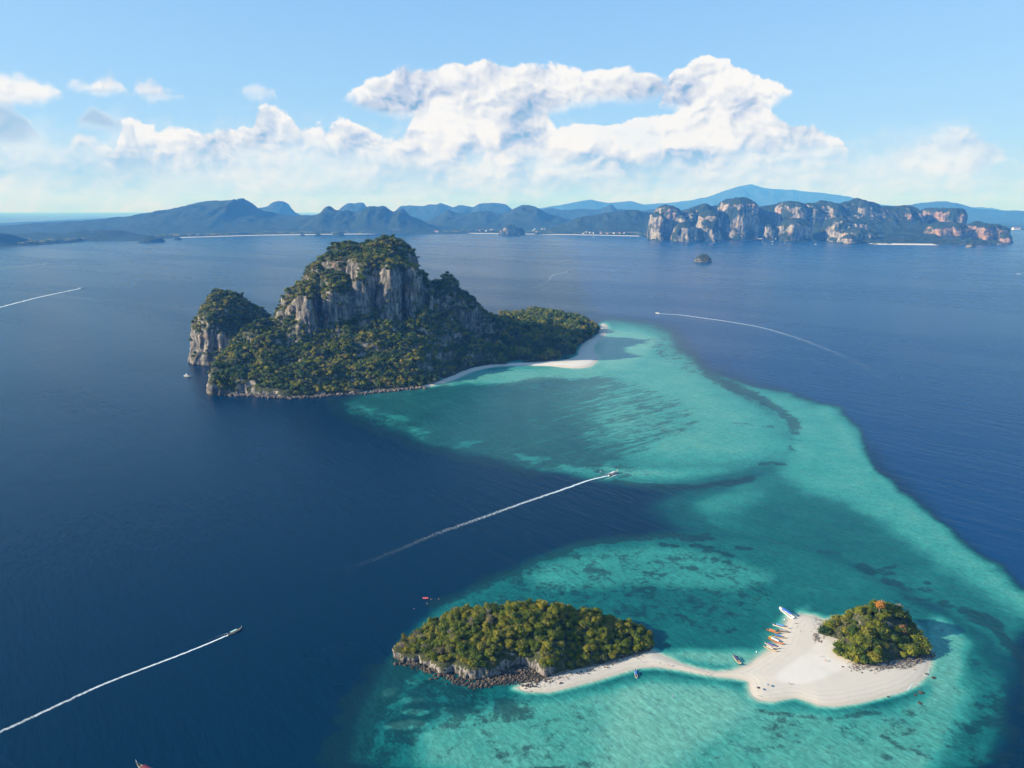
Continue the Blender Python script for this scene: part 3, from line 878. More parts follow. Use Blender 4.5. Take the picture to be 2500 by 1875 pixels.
# ------------------------------------------------------------------ beaches
def sand_sheet(name, poly_px, cell, rise, dry_polys=(), litter=(), top=1.3, label=None):
    poly = G(smooth_poly(poly_px, 2))
    xs = np.array([p[0] for p in poly]); ys = np.array([p[1] for p in poly])
    gx = np.arange(xs.min() - 6, xs.max() + 6, cell); gy = np.arange(ys.min() - 6, ys.max() + 6, cell)
    X, Y = np.meshgrid(gx, gy)
    P = np.stack([X.ravel(), Y.ravel()], 1)
    d = sdist(P, poly) + (fbm(P[:, 0] / 9, P[:, 1] / 9, oct=3, seed=5) - .5) * 1.6
    z = np.where(d > 0, top * (1 - np.exp(-d / rise)), d * 0.10) + (fbm(P[:, 0] / 14, P[:, 1] / 14, oct=3, seed=8) - .5) * 0.25 * sst(d, 0, 6)
    dry = np.zeros(len(P)); lit = np.zeros(len(P))
    for q, soft in dry_polys:
        dry = np.maximum(dry, sst(sdist(P, G(smooth_poly(q, 2))), -soft, soft))
    for q, lv, soft in litter:
        lit = np.maximum(lit, lv * sst(sdist(P, G(q)), -soft, soft))
    wet = sst(d, 5.0, 0.0)
    i = np.arange(len(P)).reshape(len(gy), len(gx))
    F = np.stack([i[:-1, :-1], i[:-1, 1:], i[1:, 1:], i[1:, :-1]], -1).reshape(-1, 4)
    keep = (d[F] > -3.0).any(1)
    F = F[keep]
    u = np.unique(F); mp = np.full(len(P), -1); mp[u] = np.arange(len(u))
    V = np.stack([P[:, 0], P[:, 1], z], 1)[u]
    A = np.stack([dry, wet, lit, d / 20], 1)[u]
    me = mesh_np(name, V, mp[F], True)
    ca = me.attributes.new('field', 'FLOAT_COLOR', 'POINT')
    ca.data.foreach_set('color', A.astype(np.float32).ravel())
    o = link(name, me, None, [M['sand']])
    tag(o, kind='structure', label=label)
    return o
sand_sheet('sandbar_beach', SANDBAR, 0.9, 7.0,
           [([(2015, 1560), (2050, 1590), (2080, 1622), (2060, 1635), (2010, 1662), (1960, 1674), (1915, 1672), (1885, 1660), (1920, 1630), (1965, 1600), (1995, 1572)], 7.0)],
           [([(2065, 1622), (2240, 1590), (2280, 1600), (2230, 1640), (2150, 1640), (2100, 1632)], 0.75, 4.0), ([(1980, 1500), (2030, 1480), (2020, 1560), (1985, 1560)], 0.55, 4.0),
            ([(1262, 1680), (1300, 1650), (1500, 1600), (1560, 1592), (1540, 1612), (1430, 1650), (1340, 1686)], 0.42, 4.0)],
           label='pale sandbar linking the long wooded islet to the small bushy islet')
sand_sheet('beach', POD_BEACH, 3.0, 14.0, [([(1370, 888), (1440, 880), (1452, 872), (1440, 893), (1390, 898)], 6), ([(1180, 890), (1400, 886), (1400, 894), (1200, 893)], 6)], top=2.2,
           label='curved white beach round the wooded spit of the tall island')
# ------------------------------------------------------------------ rock and hill bodies
def hill_mesh(name, mats, xr, yr, cell, voxel, foot, base_fn, mesas=(), shore=1.2, drop=0.12, rw=26.0, amp=3.0, flute=2.2, fsc=9.0, seed=1, wob=8.0, floor=-6.0, parent=None, lump=0.0, keepz=-2.0):
    """foot: ground outline; base_fn: heights inside; mesas: (outline, top height function, edge width); returns object, verts, normals, faces"""
    gx = np.arange(xr[0], xr[1], cell); gy = np.arange(yr[0], yr[1], cell)
    X, Y = np.meshgrid(gx, gy)
    P = np.stack([X.ravel(), Y.ravel()], 1)
    w = np.stack([fbm(P[:, 0] / (wob * 4), P[:, 1] / (wob * 4), oct=4, seed=seed) - .5, fbm(P[:, 0] / (wob * 4), P[:, 1] / (wob * 4), oct=4, seed=seed + 50) - .5], 1) * wob * 2
    Q = P + w
    d = sdist(P + w * 0.4, foot)
    h = base_fn(Q) + (fbm(P[:, 0] / 40, P[:, 1] / 40, oct=4, seed=seed + 2) - .5) * lump
    cap = shore(P, d) if callable(shore) else d * shore + 1.0
    z = np.minimum(np.maximum(h, 1.0), np.where(d > 0, cap, -5.0))
    z = np.where(d > 0, z, -5.0)
    for out, top, ew in mesas:
        dm = sdist(Q, out)
        zt = top(Q) - (5.0 if voxel > 2 and voxel < 5 else 0) + (fbm(P[:, 0] / 22, P[:, 1] / 22, oct=4, seed=seed + 7) - .5) * lump * 0.7
        jag = fbm(P[:, 0] / 18, P[:, 1] / 18, oct=3, seed=seed + 17)
        zt = zt - (np.clip(1 - dm / rw, 0, 1) ** 2) * zt * drop * (0.4 + 1.3 * jag)
        m = sst(dm, 0, ew)
        z = np.maximum(z, z * (1 - m) + zt * m)
    v, f = solid_from_height(gx, gy, z.reshape(X.shape), floor)
    V, N, F = remeshed(v, f, voxel)
    # carve: vertical flutes and ledges on steep faces, lumps elsewhere
    steep = 1 - sst(np.abs(N[:, 2]), 0.25, 0.75)
    a = fbm(V[:, 0] / fsc, V[:, 1] / fsc, V[:, 2] / (fsc * 6), oct=4, seed=seed + 11)
    b = fbm(V[:, 0] / (fsc * 3.5), V[:, 1] / (fsc * 3.5), V[:, 2] / (fsc * 3.0), oct=4, seed=seed + 13)
    a = 1 - np.abs(2 * a - 1) * 2
    up = V[:, 2] > 0.5
    c3 = fbm(V[:, 0] / (fsc * 1.3), V[:, 1] / (fsc * 1.3), V[:, 2] / (fsc * 1.1), oct=4, seed=seed + 19, rough=0.6)
    disp = (steep * (a - .4) * flute + (b - .5) * amp * 2 + (c3 - .5) * amp * 1.3) * up
    H = N.copy(); H[:, 2] *= 0.35
    V = V + H * disp[:, None]
    V, F = drop_below(V, F, keepz)
    me = mesh_np(name, V, F, True)
    o = link(name, me, parent, mats)
    return o, V, F
def face_data(V, F):
    a = V[F[:, 2]] - V[F[:, 0]]; b = V[F[:, 3]] - V[F[:, 1]]
    n = np.cross(a, b)
    ar = np.linalg.norm(n, axis=1)
    n = n / (ar[:, None] + 1e-9)
    return V[F].mean(1), n, ar * 0.5
def scatter(V, F, spacing, rng, nzmin=0.35, zmin=2.0, test=None):
    c, n, ar = face_data(V, F)
    ok = (n[:, 2] > nzmin) & (c[:, 2] > zmin)
    if test is not None:
        ok &= test(c, n)
    c, ar, F2 = c[ok], ar[ok] * np.clip(n[ok][:, 2], 0.3, 1), F[ok]
    cnt = rng.poisson(ar / (spacing ** 2) * 1.25)
    idx = np.repeat(np.arange(len(c)), cnt)
    u = rng.random((len(idx), 2))
    q = V[F2[idx]]
    p = (q[:, 0] * ((1 - u[:, :1]) * (1 - u[:, 1:])) + q[:, 1] * (u[:, :1] * (1 - u[:, 1:])) + q[:, 2] * (u[:, :1] * u[:, 1:]) + q[:, 3] * ((1 - u[:, :1]) * u[:, 1:]))
    # thin out points closer than 0.6 spacing by grid hashing
    g = np.floor(p[:, :2] / (spacing * 0.72)).astype(int)
    _, first = np.unique(g, axis=0, return_index=True)
    return p[np.sort(first)]

# ------------------------------------------------------------------ trees
def tree_mesh(name, kind, seed, leaf_mat, n=150):
    r = np.random.default_rng(seed)
    Vs, Fs, Ms = [], [], []
    def addv(v, f, m):
        k = sum(len(x) for x in Vs)
        Vs.append(np.asarray(v, float)); Fs.append([tuple(i + k for i in q) for q in f]); Ms.append([m] * len(f))
    def limb(p0, p1, r0, r1, k=5):
        p0, p1 = np.array(p0, float), np.array(p1, float)
        d = p1 - p0; d /= np.linalg.norm(d)
        a = np.cross(d, [0.3, 1, 0.1]); a /= np.linalg.norm(a); b = np.cross(d, a)
        v = [p + rr * (math.cos(t) * a + math.sin(t) * b) for p, rr in ((p0, r0), (p1, r1)) for t in np.linspace(0, 2 * PI, k, endpoint=False)]
        addv(v, [(i, (i + 1) % k, k + (i + 1) % k, k + i) for i in range(k)], 1)
    def spray(c, nrm, s, tri=True):
        nrm = nrm / (np.linalg.norm(nrm) + 1e-9)
        a = np.cross(nrm, r.normal(size=3)); a /= np.linalg.norm(a) + 1e-9; b = np.cross(nrm, a)
        k = 5
        ang = np.sort(r.random(k)) * 2 * PI
        pts = [c + s * (0.6 + 0.6 * r.random()) * (math.cos(t) * a + math.sin(t) * b) - nrm * s * 0.15 * r.random() for t in ang]
        addv(pts, [tuple(range(k))], 0)
    def core(c, rad, sq=0.8):  # solid inner ball of each lobe, added to block light through the crown
        bm = bmesh.new()
        bmesh.ops.create_icosphere(bm, subdivisions=1, radius=1)
        v = [np.array(x.co) * rad * np.array([1, 1, sq]) * (0.85 + 0.3 * r.random()) + c for x in bm.verts]
        f = [tuple(y.index for y in x.verts) for x in bm.faces]
        bm.free()
        addv(v, f, 0)
    if kind == 'broad':      # crown about 1 unit radius on a short trunk, unit height ~1.9
        limb((0, 0, -0.5), (0.05, 0.03, 0.75), 0.09, 0.06)
        lobes = []
        for i in range(r.integers(4, 7)):
            t = r.random() * 2 * PI; q = 0.25 + 0.4 * r.random()
            lobes.append((np.array([q * math.cos(t), q * math.sin(t), 0.75 + 0.5 * r.random()]), 0.42 + 0.25 * r.random()))
        lobes.append((np.array([0, 0, 1.15]), 0.55))
        for c, rad in lobes:
            limb((0.02, 0, 0.35), c, 0.05, 0.025, 3)
            core(c, rad * 0.64)
            for j in range(int(n / len(lobes))):
                d = r.normal(size=3); d /= np.linalg.norm(d)
                if d[2] < -0.35: d[2] = -d[2]
                p = c + d * rad * (0.70 + 0.62 * r.random()) * np.array([1, 1, 0.82])
                spray(p, d + r.normal(size=3) * 0.45 + np.array([0, 0, 0.25]), 0.09 + 0.09 * r.random())
    elif kind == 'pine':     # tall feathery beach conifer, unit radius ~0.32, height 2
        limb((0, 0, -0.2), (0.02, 0.01, 1.9), 0.035, 0.01)
        for j in range(n):
            z = 0.25 + 1.75 * r.random() ** 0.9
            rad = 0.34 * (1 - (z / 2.05) ** 1.6) + 0.03
            t = r.random() * 2 * PI
            q = rad * (0.35 + 0.7 * r.random())
            p = np.array([q * math.cos(t), q * math.sin(t), z])
            spray(p, np.array([math.cos(t), math.sin(t), 0.7]) + r.normal(size=3) * 0.4, 0.06 + 0.05 * r.random())
    elif kind == 'bare':     # leafless branching crown
        limb((0, 0, -0.3), (0.03, 0, 0.6), 0.07, 0.05)
        for i in range(26):
            t = r.random() * 2 * PI; e = 0.3 + r.random() * 1.1
            d = np.array([math.cos(t) * math.cos(e), math.sin(t) * math.cos(e), math.sin(e)])
            p1 = np.array([0, 0, 0.45]) + d * (0.5 + 0.3 * r.random())
            limb((0.02, 0, 0.4), p1, 0.035, 0.018, 3)
            for k in range(3):
                d2 = d + r.normal(size=3) * 0.5; d2 /= np.linalg.norm(d2)
                limb(p1, p1 + d2 * (0.3 + 0.25 * r.random()), 0.018, 0.006, 3)
        for j in range(30):
            d = r.normal(size=3); d /= np.linalg.norm(d); d[2] = abs(d[2])
            spray(np.array([0, 0, 0.7]) + d * 0.75, d, 0.06)
    me = bpy.data.meshes.new(name)
    me.from_pydata(np.concatenate(Vs).tolist(), [], [q for f in Fs for q in f])
    me.materials.append(leaf_mat); me.materials.append(M['bark'] if kind != 'bare' else M['twig'])
    me.polygons.foreach_set('material_index', [q for m in Ms for q in m])
    me.update()
    return me
T = {'broad': [tree_mesh('broadleaf_tree', 'broad', 10 + i, M['leaf'], 300) for i in range(8)],
     'far': [tree_mesh('hillside_tree', 'broad', 40 + i, M['leaf_far'], 80) for i in range(5)],
     'pine': [tree_mesh('beach_pine', 'pine', 60 + i, M['needle'], 90) for i in range(4)],
     'bare': [tree_mesh('bare_tree', 'bare', 80 + i, M['twig']) for i in range(3)]}
def gn_forest(name, pts, scl, rot, var, meshes, label):
    """one mass of trees: a mesh of points that carries the tree shapes"""
    src = bpy.data.collections.new(name + '_shapes')
    for i, me in enumerate(meshes):
        src.objects.link(bpy.data.objects.new('shape_%02d' % i, me))
    me = bpy.data.meshes.new(name)
    me.vertices.add(len(pts))
    me.vertices.foreach_set('co', np.asarray(pts, np.float32).ravel())
    for nm, ty, dat, key in (('scl', 'FLOAT_VECTOR', scl, 'vector'), ('rot', 'FLOAT_VECTOR', rot, 'vector'), ('idx', 'INT', var, 'value')):
        a = me.attributes.new(nm, ty, 'POINT')
        a.data.foreach_set(key, np.asarray(dat, np.int32 if ty == 'INT' else np.float32).ravel())
    o = link(name, me)
    ng = bpy.data.node_groups.new(name + '_grow', 'GeometryNodeTree')
    ng.interface.new_socket('Geometry', in_out='INPUT', socket_type='NodeSocketGeometry')
    ng.interface.new_socket('Geometry', in_out='OUTPUT', socket_type='NodeSocketGeometry')
    n, l = ng.nodes, ng.links
    gi, go = n.new('NodeGroupInput'), n.new('NodeGroupOutput')
    ci = n.new('GeometryNodeCollectionInfo')
    ci.inputs['Collection'].default_value = src
    ci.inputs['Separate Children'].default_value = True
    ci.inputs['Reset Children'].default_value = True
    ip = n.new('GeometryNodeInstanceOnPoints')
    ip.inputs['Pick Instance'].default_value = True
    def attr(nm, ty):
        q = n.new('GeometryNodeInputNamedAttribute'); q.data_type = ty; q.inputs[0].default_value = nm
        return q.outputs[0]
    l.new(gi.outputs[0], ip.inputs['Points'])
    l.new(ci.outputs[0], ip.inputs['Instance'])
    l.new(attr('idx', 'INT'), ip.inputs['Instance Index'])
    er = n.new('FunctionNodeEulerToRotation')
    l.new(attr('rot', 'FLOAT_VECTOR'), er.inputs[0])
    l.new(er.outputs[0], ip.inputs['Rotation'])
    l.new(attr('scl', 'FLOAT_VECTOR'), ip.inputs['Scale'])
    l.new(ip.outputs[0], go.inputs[0])
    md = o.modifiers.new('grow', 'NODES')
    md.node_group = ng
    tag(o, label, None, None, 'stuff')
    return o
def forest_from(name, p, meshes, size, rng, label, tall=1.0):
    k = len(p)
    s = size * (0.65 + 0.75 * rng.random(k) ** 1.4)
    sc = np.stack([s, s * (0.85 + .3 * rng.random(k)), s * tall * (0.75 + 0.5 * rng.random(k))], 1)
    rot = np.stack([(rng.random(k) - .5) * .25, (rng.random(k) - .5) * .25, rng.random(k) * 2 * PI], 1)
    return gn_forest(name, p - np.array([0, 0, 0.25]) * size, sc, rot, rng.integers(0, len(meshes), k), meshes, label)

# ------------------------------------------------------------------ the tall limestone island across the bay
RNG = np.random.default_rng(7)
def A(px, py, Y, dz=0.0):
    x, y, z = atY(px, py, Y)
    return (x, y, z + dz)
def tall_island():
    root = empty('island', (-180, 1450, 0))
    tag(root, 'tall steep limestone island with forested slopes and a low wooded spit', 'island')
    foot = G([(504, 955), (512, 966), (560, 964), (600, 962), (650, 966), (712, 971), (780, 966), (830, 962), (900, 958), (960, 952), (1030, 944), (1090, 926), (1130, 908), (1180, 895), (1300, 885), (1390, 876), (1408, 860), (1410, 845), (1440, 828), (1464, 812)])
    foot += [(212, 1840), (205, 1920), (160, 2020), (80, 2060), (-20, 2030), (-110, 1900), (-170, 1780), (-300, 1740), (-420, 1680), (-470, 1560), (-500, 1450), (-545, 1340), (-540, 1240)]
    pts = [(x, y, (17.0 + 9 * math.sin(x * .11)) if (x < -330 and y < 1260) else 1.0) for x, y in foot]
    pts += [A(*q) for q in [(512, 930, 1185), (530, 895, 1205), (560, 862, 1240), (592, 842, 1265), (625, 808, 1300), (640, 792, 1330), (665, 811, 1290), (726, 781, 1315), (791, 811, 1325), (843, 790, 1332), (895, 773, 1345), (950, 785, 1352), (1000, 776, 1368), (1042, 766, 1388),
                              (600, 905, 1205), (700, 900, 1220), (800, 890, 1230), (900, 880, 1240), (1000, 870, 1260), (700, 850, 1265), (800, 850, 1275), (900, 825, 1300), (1000, 825, 1310)]]
    pts += [A(*q) for q in [(1080, 690, 1540, -4), (1119, 704, 1560, -8), (1141, 730, 1580, -8), (1175, 750, 1620, -8), (1210, 768, 1660, -8), (1232, 784, 1690, -8), (1277, 782, 1790, -10), (1333, 770, 1850, -14), (1401, 788, 1900, -12), (1440, 800, 1930, -8)]]
    pts += [A(*q) for q in [(1100, 800, 1440), (1130, 860, 1400, 2), (1180, 850, 1500), (1250, 860, 1500), (1350, 850, 1560)]]
    pts += [(150, 1750, 8), (100, 1600, 7), (60, 1500, 5), (20, 1700, 22), (-60, 1640, 45), (-260, 1690, 60), (-400, 1600, 80), (-430, 1480, 90), (-200, 1700, 60)]
    pts = [(a, b, max(0.8, c)) for a, b, c in pts]
    base = LIN(pts, 3.4)
    m1 = ([(-304, 1350), (-292, 1343), (-276, 1343), (-270, 1366), (-262, 1390), (-256, 1364), (-244, 1350), (-226, 1350), (-216, 1362), (-211, 1398), (-204, 1374), (-192, 1366), (-176, 1372), (-170, 1400), (-164, 1384), (-156, 1390), (-150, 1412), (-166, 1450), (-186, 1482), (-205, 1520), (-210, 1600), (-240, 1650), (-300, 1660), (-390, 1600), (-402, 1510), (-380, 1440), (-335, 1440), (-304, 1410)],
          LIN([A(*q) for q in [(868, 662, 1352), (905, 655, 1352), (951, 634, 1368), (1000, 640, 1385), (1040, 672, 1410), (1055, 668, 1460), (800, 612, 1480), (830, 590, 1520), (870, 592, 1540), (904, 589, 1545), (940, 580, 1545), (960, 575, 1545), (989, 588, 1550), (1006, 606, 1550), (1022, 636, 1500), (1050, 660, 1490), (776, 674, 1440), (785, 640, 1470), (850, 640, 1410), (900, 620, 1440)]] + [(-380, 1600, 150), (-280, 1650, 150), (-170, 1640, 130)], 3.2), 9)
    m2 = ([(-358, 1322), (-338, 1318), (-310, 1326), (-300, 1350), (-305, 1400), (-345, 1425), (-372, 1400), (-366, 1350)],
          LIN([A(*q) for q in [(792, 712, 1325), (812, 690, 1335), (838, 700, 1330), (805, 662, 1390), (830, 660, 1400)]], 3), 8)
    m3 = ([(-470, 1366), (-446, 1338), (-415, 1322), (-396, 1308), (-380, 1292), (-364, 1300), (-362, 1340), (-372, 1400), (-420, 1450), (-462, 1430), (-468, 1390)],
          LIN([A(*q) for q in [(670, 762, 1358), (688, 742, 1338), (704, 724, 1325), (722, 712, 1315), (742, 706, 1302), (715, 704, 1365), (745, 686, 1370), (770, 682, 1390), (665, 765, 1390)]], 3), 7)
    m5 = ([(-510, 1322), (-496, 1320), (-490, 1334), (-500, 1344), (-512, 1336)], LIN([A(597, 818, 1330), A(592, 835, 1325)], 3), 9)
    m6 = ([(-165, 1530), (-125, 1512), (-98, 1545), (-112, 1610), (-160, 1620)], LIN([A(1090, 664, 1560, -3), A(1110, 682, 1560, -4), A(1126, 708, 1560, -4), A(1070, 675, 1560, -4)], 3), 22)
    m7 = ([(-460, 1440), (-400, 1405), (-335, 1408), (-320, 1600), (-400, 1630), (-455, 1570)], LIN([A(*q) for q in [(745, 688, 1450), (772, 672, 1455), (785, 645, 1480), (802, 612, 1500), (760, 680, 1560)]], 3), 40)
    # bare rock toes along the waterline at the near end
    toes = []
    for q, r_, zt in (((520, 955), 13, 16), ((540, 958), 9, 9), ((612, 952), 9, 12), ((700, 950), 12, 13), ((668, 928), 5, 40), ((590, 952), 8, 10), ((655, 955), 7, 8)):
        x, y = ground(*q); y += r_ * 0.6
        toes.append(([(x + r_ * math.cos(t), y + r_ * math.sin(t)) for t in np.linspace(0, 2 * PI, 9, endpoint=False)], LIN([(x, y, zt)], 2), 5))
    o, V, F = hill_mesh('rock', [M['rock']], (-590, 270), (1130, 2100), 3.5, 3.1, foot, base, [m7, m1, m2, m3, m5, m6] + toes, shore=lambda P, d: 1.0 + d * np.where(P[:, 0] < -300, 3.4, 1.1), drop=0.10, rw=30, amp=9.0, flute=9.0, fsc=15, seed=21, wob=6, lump=26, parent=None)
    o.parent = root
    o.matrix_parent_inverse = Matrix.Translation((180, -1450, 0))
    # forest
    def ok(c, n):
        g = fbm(c[:, 0] / 30, c[:, 1] / 30, c[:, 2] / 30, oct=3, seed=77)
        hi = c[:, 2] > 95
        return (n[:, 2] + (g - .5) * 1.3 > np.where(hi, 0.42, 0.30)) & (c[:, 2] > 1.6) & ((sdist(c[:, :2], foot) > 5 + (g - .5) * 30) | (c[:, 0] > -335))
    p = scatter(V, F, 5.2, RNG, 0.06, 1.6, ok)
    low = (p[:, 2] < 26) & (p[:, 0] > -30)
    hill = p[~low]
    forest_from('forest', hill, T['far'], 4.6, RNG, 'thick broadleaf forest over the slopes and summit of the tall island', 1.0)
    forest_from('forest', p[low], T['far'], 6.2, RNG, 'dark level wood behind the white beach of the tall island', 1.35)
    # rubble at the foot of the near shore
    return root, V, F, foot
ISL = tall_island()

def pines():
    """the stand of tall beach pines along the south beach: each tree its own object"""
    r = random.Random(5)
    first = {}
    n = 0
    for i in range(150):
        px = r.uniform(1190, 1392); f = (px - 1190) / 200
        py = r.uniform(858, 880) - 3 * math.sin(f * PI)
        x, y = ground(px, py)
        me = T['pine'][r.randrange(4)]
        o = bpy.data.objects.new('beach_pine', me)
        COL.objects.link(o)
        s = r.uniform(8.5, 14.5) * (1.0 if py < 872 else 0.75)
        o.location = (x, y, 2.0); o.scale = (s * 1.15, s * 1.15, s); o.rotation_euler = (0, 0, r.uniform(0, 6.28))
        tag(o, 'slender green pine in the dense stand behind the white beach', 'tree', 'pines standing behind the beach of the tall island')
    # taller pines against the water at the end of the spit
    for px, py in [(1405, 776), (1415, 778), (1428, 779), (1438, 781), (1447, 783), (1455, 788), (1460, 797), (1450, 792), (1432, 790)]:
        x, y, z = atY(px, py, 1830)
        o = bpy.data.objects.new('beach_pine', T['pine'][r.randrange(4)])
        COL.objects.link(o)
        o.location = (x, y, 2.0); s = (z - 2) / 2.0 * 0.95
        o.scale = (s * 1.4, s * 1.4, s)
        tag(o, 'dark tall pine standing at the outer tip of the wooded spit', 'tree', 'pines at the tip of the spit')
pines()

def sea_stack():
    root = empty('rock_island', (-580, 1470, 0))
    tag(root, 'sheer rock islet with white cliff rising beside the tall island', 'island')
    foot = [(-656, 1420), (-632, 1385), (-600, 1368), (-568, 1374), (-535, 1398), (-508, 1440), (-500, 1500), (-515, 1560), (-565, 1590), (-625, 1570), (-660, 1500)]
    top = LIN([A(*q) for q in [(452, 800, 1440), (458, 770, 1440), (470, 752, 1440), (487, 738, 1450), (505, 722, 1460), (528, 709, 1475), (560, 712, 1480), (575, 714, 1480), (594, 712, 1480), (600, 738, 1480), (612, 745, 1490), (628, 768, 1500), (640, 800, 1500), (480, 775, 1400), (510, 760, 1395), (550, 775, 1400), (500, 745, 1430), (545, 735, 1440), (590, 770, 1430)]], 3.2)
    o, V, F = hill_mesh('rock', [M['rock']], (-700, -460), (1330, 1640), 3.0, 2.8, foot, LIN([(-580, 1470, 12)], 2), [(foot, top, 10)], shore=2.0, drop=0.42, rw=52, amp=8.0, flute=6.5, fsc=13, seed=31, wob=7, lump=10)
    o.parent = root; o.matrix_parent_inverse = Matrix.Translation((580, -1470, 0))
    p = scatter(V, F, 4.6, RNG, -0.05, 9, lambda c, n: (n[:, 2] + (fbm(c[:, 0] / 20, c[:, 1] / 20, c[:, 2] / 20, oct=3, seed=5) - .5) * 1.3 + sst(c[:, 0], -610, -560) * 0.25 > 0.46))
    forest_from('forest', p, T['far'], 4.4, RNG, 'scrubby trees covering the top of the sheer rock islet')
sea_stack()

# ------------------------------------------------------------------ near islets
def boulder_mesh(seed, sub=2):
    r = np.random.default_rng(seed)
    bm = bmesh.new()
    bmesh.ops.create_icosphere(bm, subdivisions=sub, radius=1)
    off = r.random(3) * 50
    for v in bm.verts:
        c = np.array(v.co)
        k = fbm(np.array([c[0] * 1.3 + off[0]]), np.array([c[1] * 1.3 + off[1]]), np.array([c[2] * 1.3 + off[2]]), oct=3)[0]
        v.co = v.co * (0.55 + 0.9 * k)
        v.co.z *= 0.75
    me = bpy.data.meshes.new('boulder')
    bm.to_mesh(me); bm.free()
    me.materials.append(M['boulder'])
    return me
BOULD = [boulder_mesh(i, 1) for i in range(6)]
def boulders(name, pts, sizes, label, rng):
    k = len(pts)
    s = np.asarray(sizes)[:, None] * (0.7 + 0.6 * rng.random((k, 3)))
    return gn_forest(name, pts, s, rng.random((k, 3)) * 6.28, rng.integers(0, 6, k), BOULD, label)
def place_tree(me, name, p, s, tall, r, label, group, leaf=None):
    o = bpy.data.objects.new(name, me)
    COL.objects.link(o)
    o.location = (p[0], p[1], p[2] - 0.25 * s)
    o.scale = (s, s * r.uniform(.88, 1.12), s * tall)
    o.rotation_euler = (r.uniform(-.1, .1), r.uniform(-.1, .1), r.uniform(0, 6.28))
    tag(o, label, 'tree', group)
    return o
def recolour(me, mat):
    m = me.copy()
    m.materials[0] = mat
    return m
def koh_mor():
    root = empty('wooded_island', (8, 440, 0))
    tag(root, 'long low wooded islet with a grey rocky shore joined to the sandbar', 'island')
    foot = G(KOH_MOR)
    pk = [A(*q) for q in [(1010, 1535, 452), (1060, 1500, 462), (1130, 1474, 462), (1210, 1472, 458), (1275, 1470, 452), (1340, 1471, 452), (1430, 1494, 452), (1510, 1520, 450), (1560, 1552, 452),
                          (985, 1575, 440), (1040, 1560, 432), (1120, 1540, 430), (1240, 1540, 425), (1340, 1545, 422), (1440, 1560, 430), (1530, 1570, 440)]]
    pk = [(x, y, max(3.0, z - 8.0)) for x, y, z in pk]
    rim = [A(*q) for q in [(965, 1588, 432), (990, 1598, 428), (1040, 1603, 424), (1085, 1618, 415), (1140, 1628, 409), (1190, 1628, 408), (1240, 1620, 411)]]
    pts = pk + [(x, y, max(2, z)) for x, y, z in rim] + [(x, y, 1.0) for x, y in foot[13:19]]
    base = LIN(pts, 3.0)
    o, V, F = hill_mesh('rock', [M['rock_near']], (-105, 125), (380, 500), 0.9, 0.85, foot, base, [], shore=lambda P, d: np.where(P[:, 0] < 26, np.minimum(1 + d * 3.5, 5.5 + d * 0.95), 1 + d * 1.2), amp=1.7, flute=2.4, fsc=3.6, seed=41, wob=3.0, lump=3.0, floor=-4.0)
    # scoop the cave out of the front
    x, y = ground(1272, 1640)
    me = o.data
    co = np.empty(len(me.vertices) * 3, np.float32); me.vertices.foreach_get('co', co); co = co.reshape(-1, 3)
    dd = np.sqrt(((co[:, 0] - x) / 8.0) ** 2 + ((co[:, 1] - (y + 1)) / 8.0) ** 2 + ((co[:, 2] - 1) / 6.5) ** 2)
    k = np.clip(1 - dd, 0, 1)
    co[:, 1] += k * 4.0 * (co[:, 2] < 8) * (co[:, 2] > 1.2)
    me.vertices.foreach_set('co', co.ravel()); me.update()
    V = co.astype(float)
    o.parent = root; o.matrix_parent_inverse = Matrix.Translation((-8, -440, 0))
    def ok(c, n):
        edge = sdist(c[:, :2], foot)
        g = fbm(c[:, 0] / 9, c[:, 1] / 9, oct=3, seed=3)
        left = c[:, 0] < 20
        return edge > np.where(left & (c[:, 1] < 446), np.where(c[:, 0] > -35, 1.6, 3.4) + (g - .5) * 8, 0.6)
    p = scatter(V, F, 2.5, RNG, 0.3, 1.2, ok)
    return root, p
def bushy_islet():
    root = empty('sandy_island', (260, 443, 0))
    tag(root, 'small round islet of mixed green and autumn-coloured bushes on pale sand', 'island')
    foot = G([(1990, 1548), (2010, 1528), (2060, 1515), (2140, 1508), (2210, 1516), (2242, 1545), (2262, 1590), (2245, 1606), (2180, 1618), (2110, 1628), (2060, 1612), (2035, 1592), (2060, 1570), (2030, 1560)])
    top = [A(*q) for q in [(2062, 1500, 450), (2110, 1478, 455), (2160, 1470, 457), (2200, 1490, 455), (2230, 1535, 450), (2100, 1540, 437), (2170, 1545, 437), (2210, 1570, 436)]]
    top = [(x, y, max(2.0, z - 5.5)) for x, y, z in top]
    base = LIN(top + [(x, y, 1.2) for x, y in foot], 3.0)
    o, V, F = hill_mesh('rock', [M['rock_near']], (205, 320), (400, 490), 0.9, 0.9, foot, base, [], shore=1.3, amp=0.7, flute=0.8, fsc=3.0, seed=51, wob=2.0, lump=2.0, floor=-3.0)
    o.parent = root; o.matrix_parent_inverse = Matrix.Translation((-260, -443, 0))
    p = scatter(V, F, 4.2, RNG, 0.3, 1.2)
    return root, p
R = random.Random(11)
K1, P1 = koh_mor()
K2, P2 = bushy_islet()
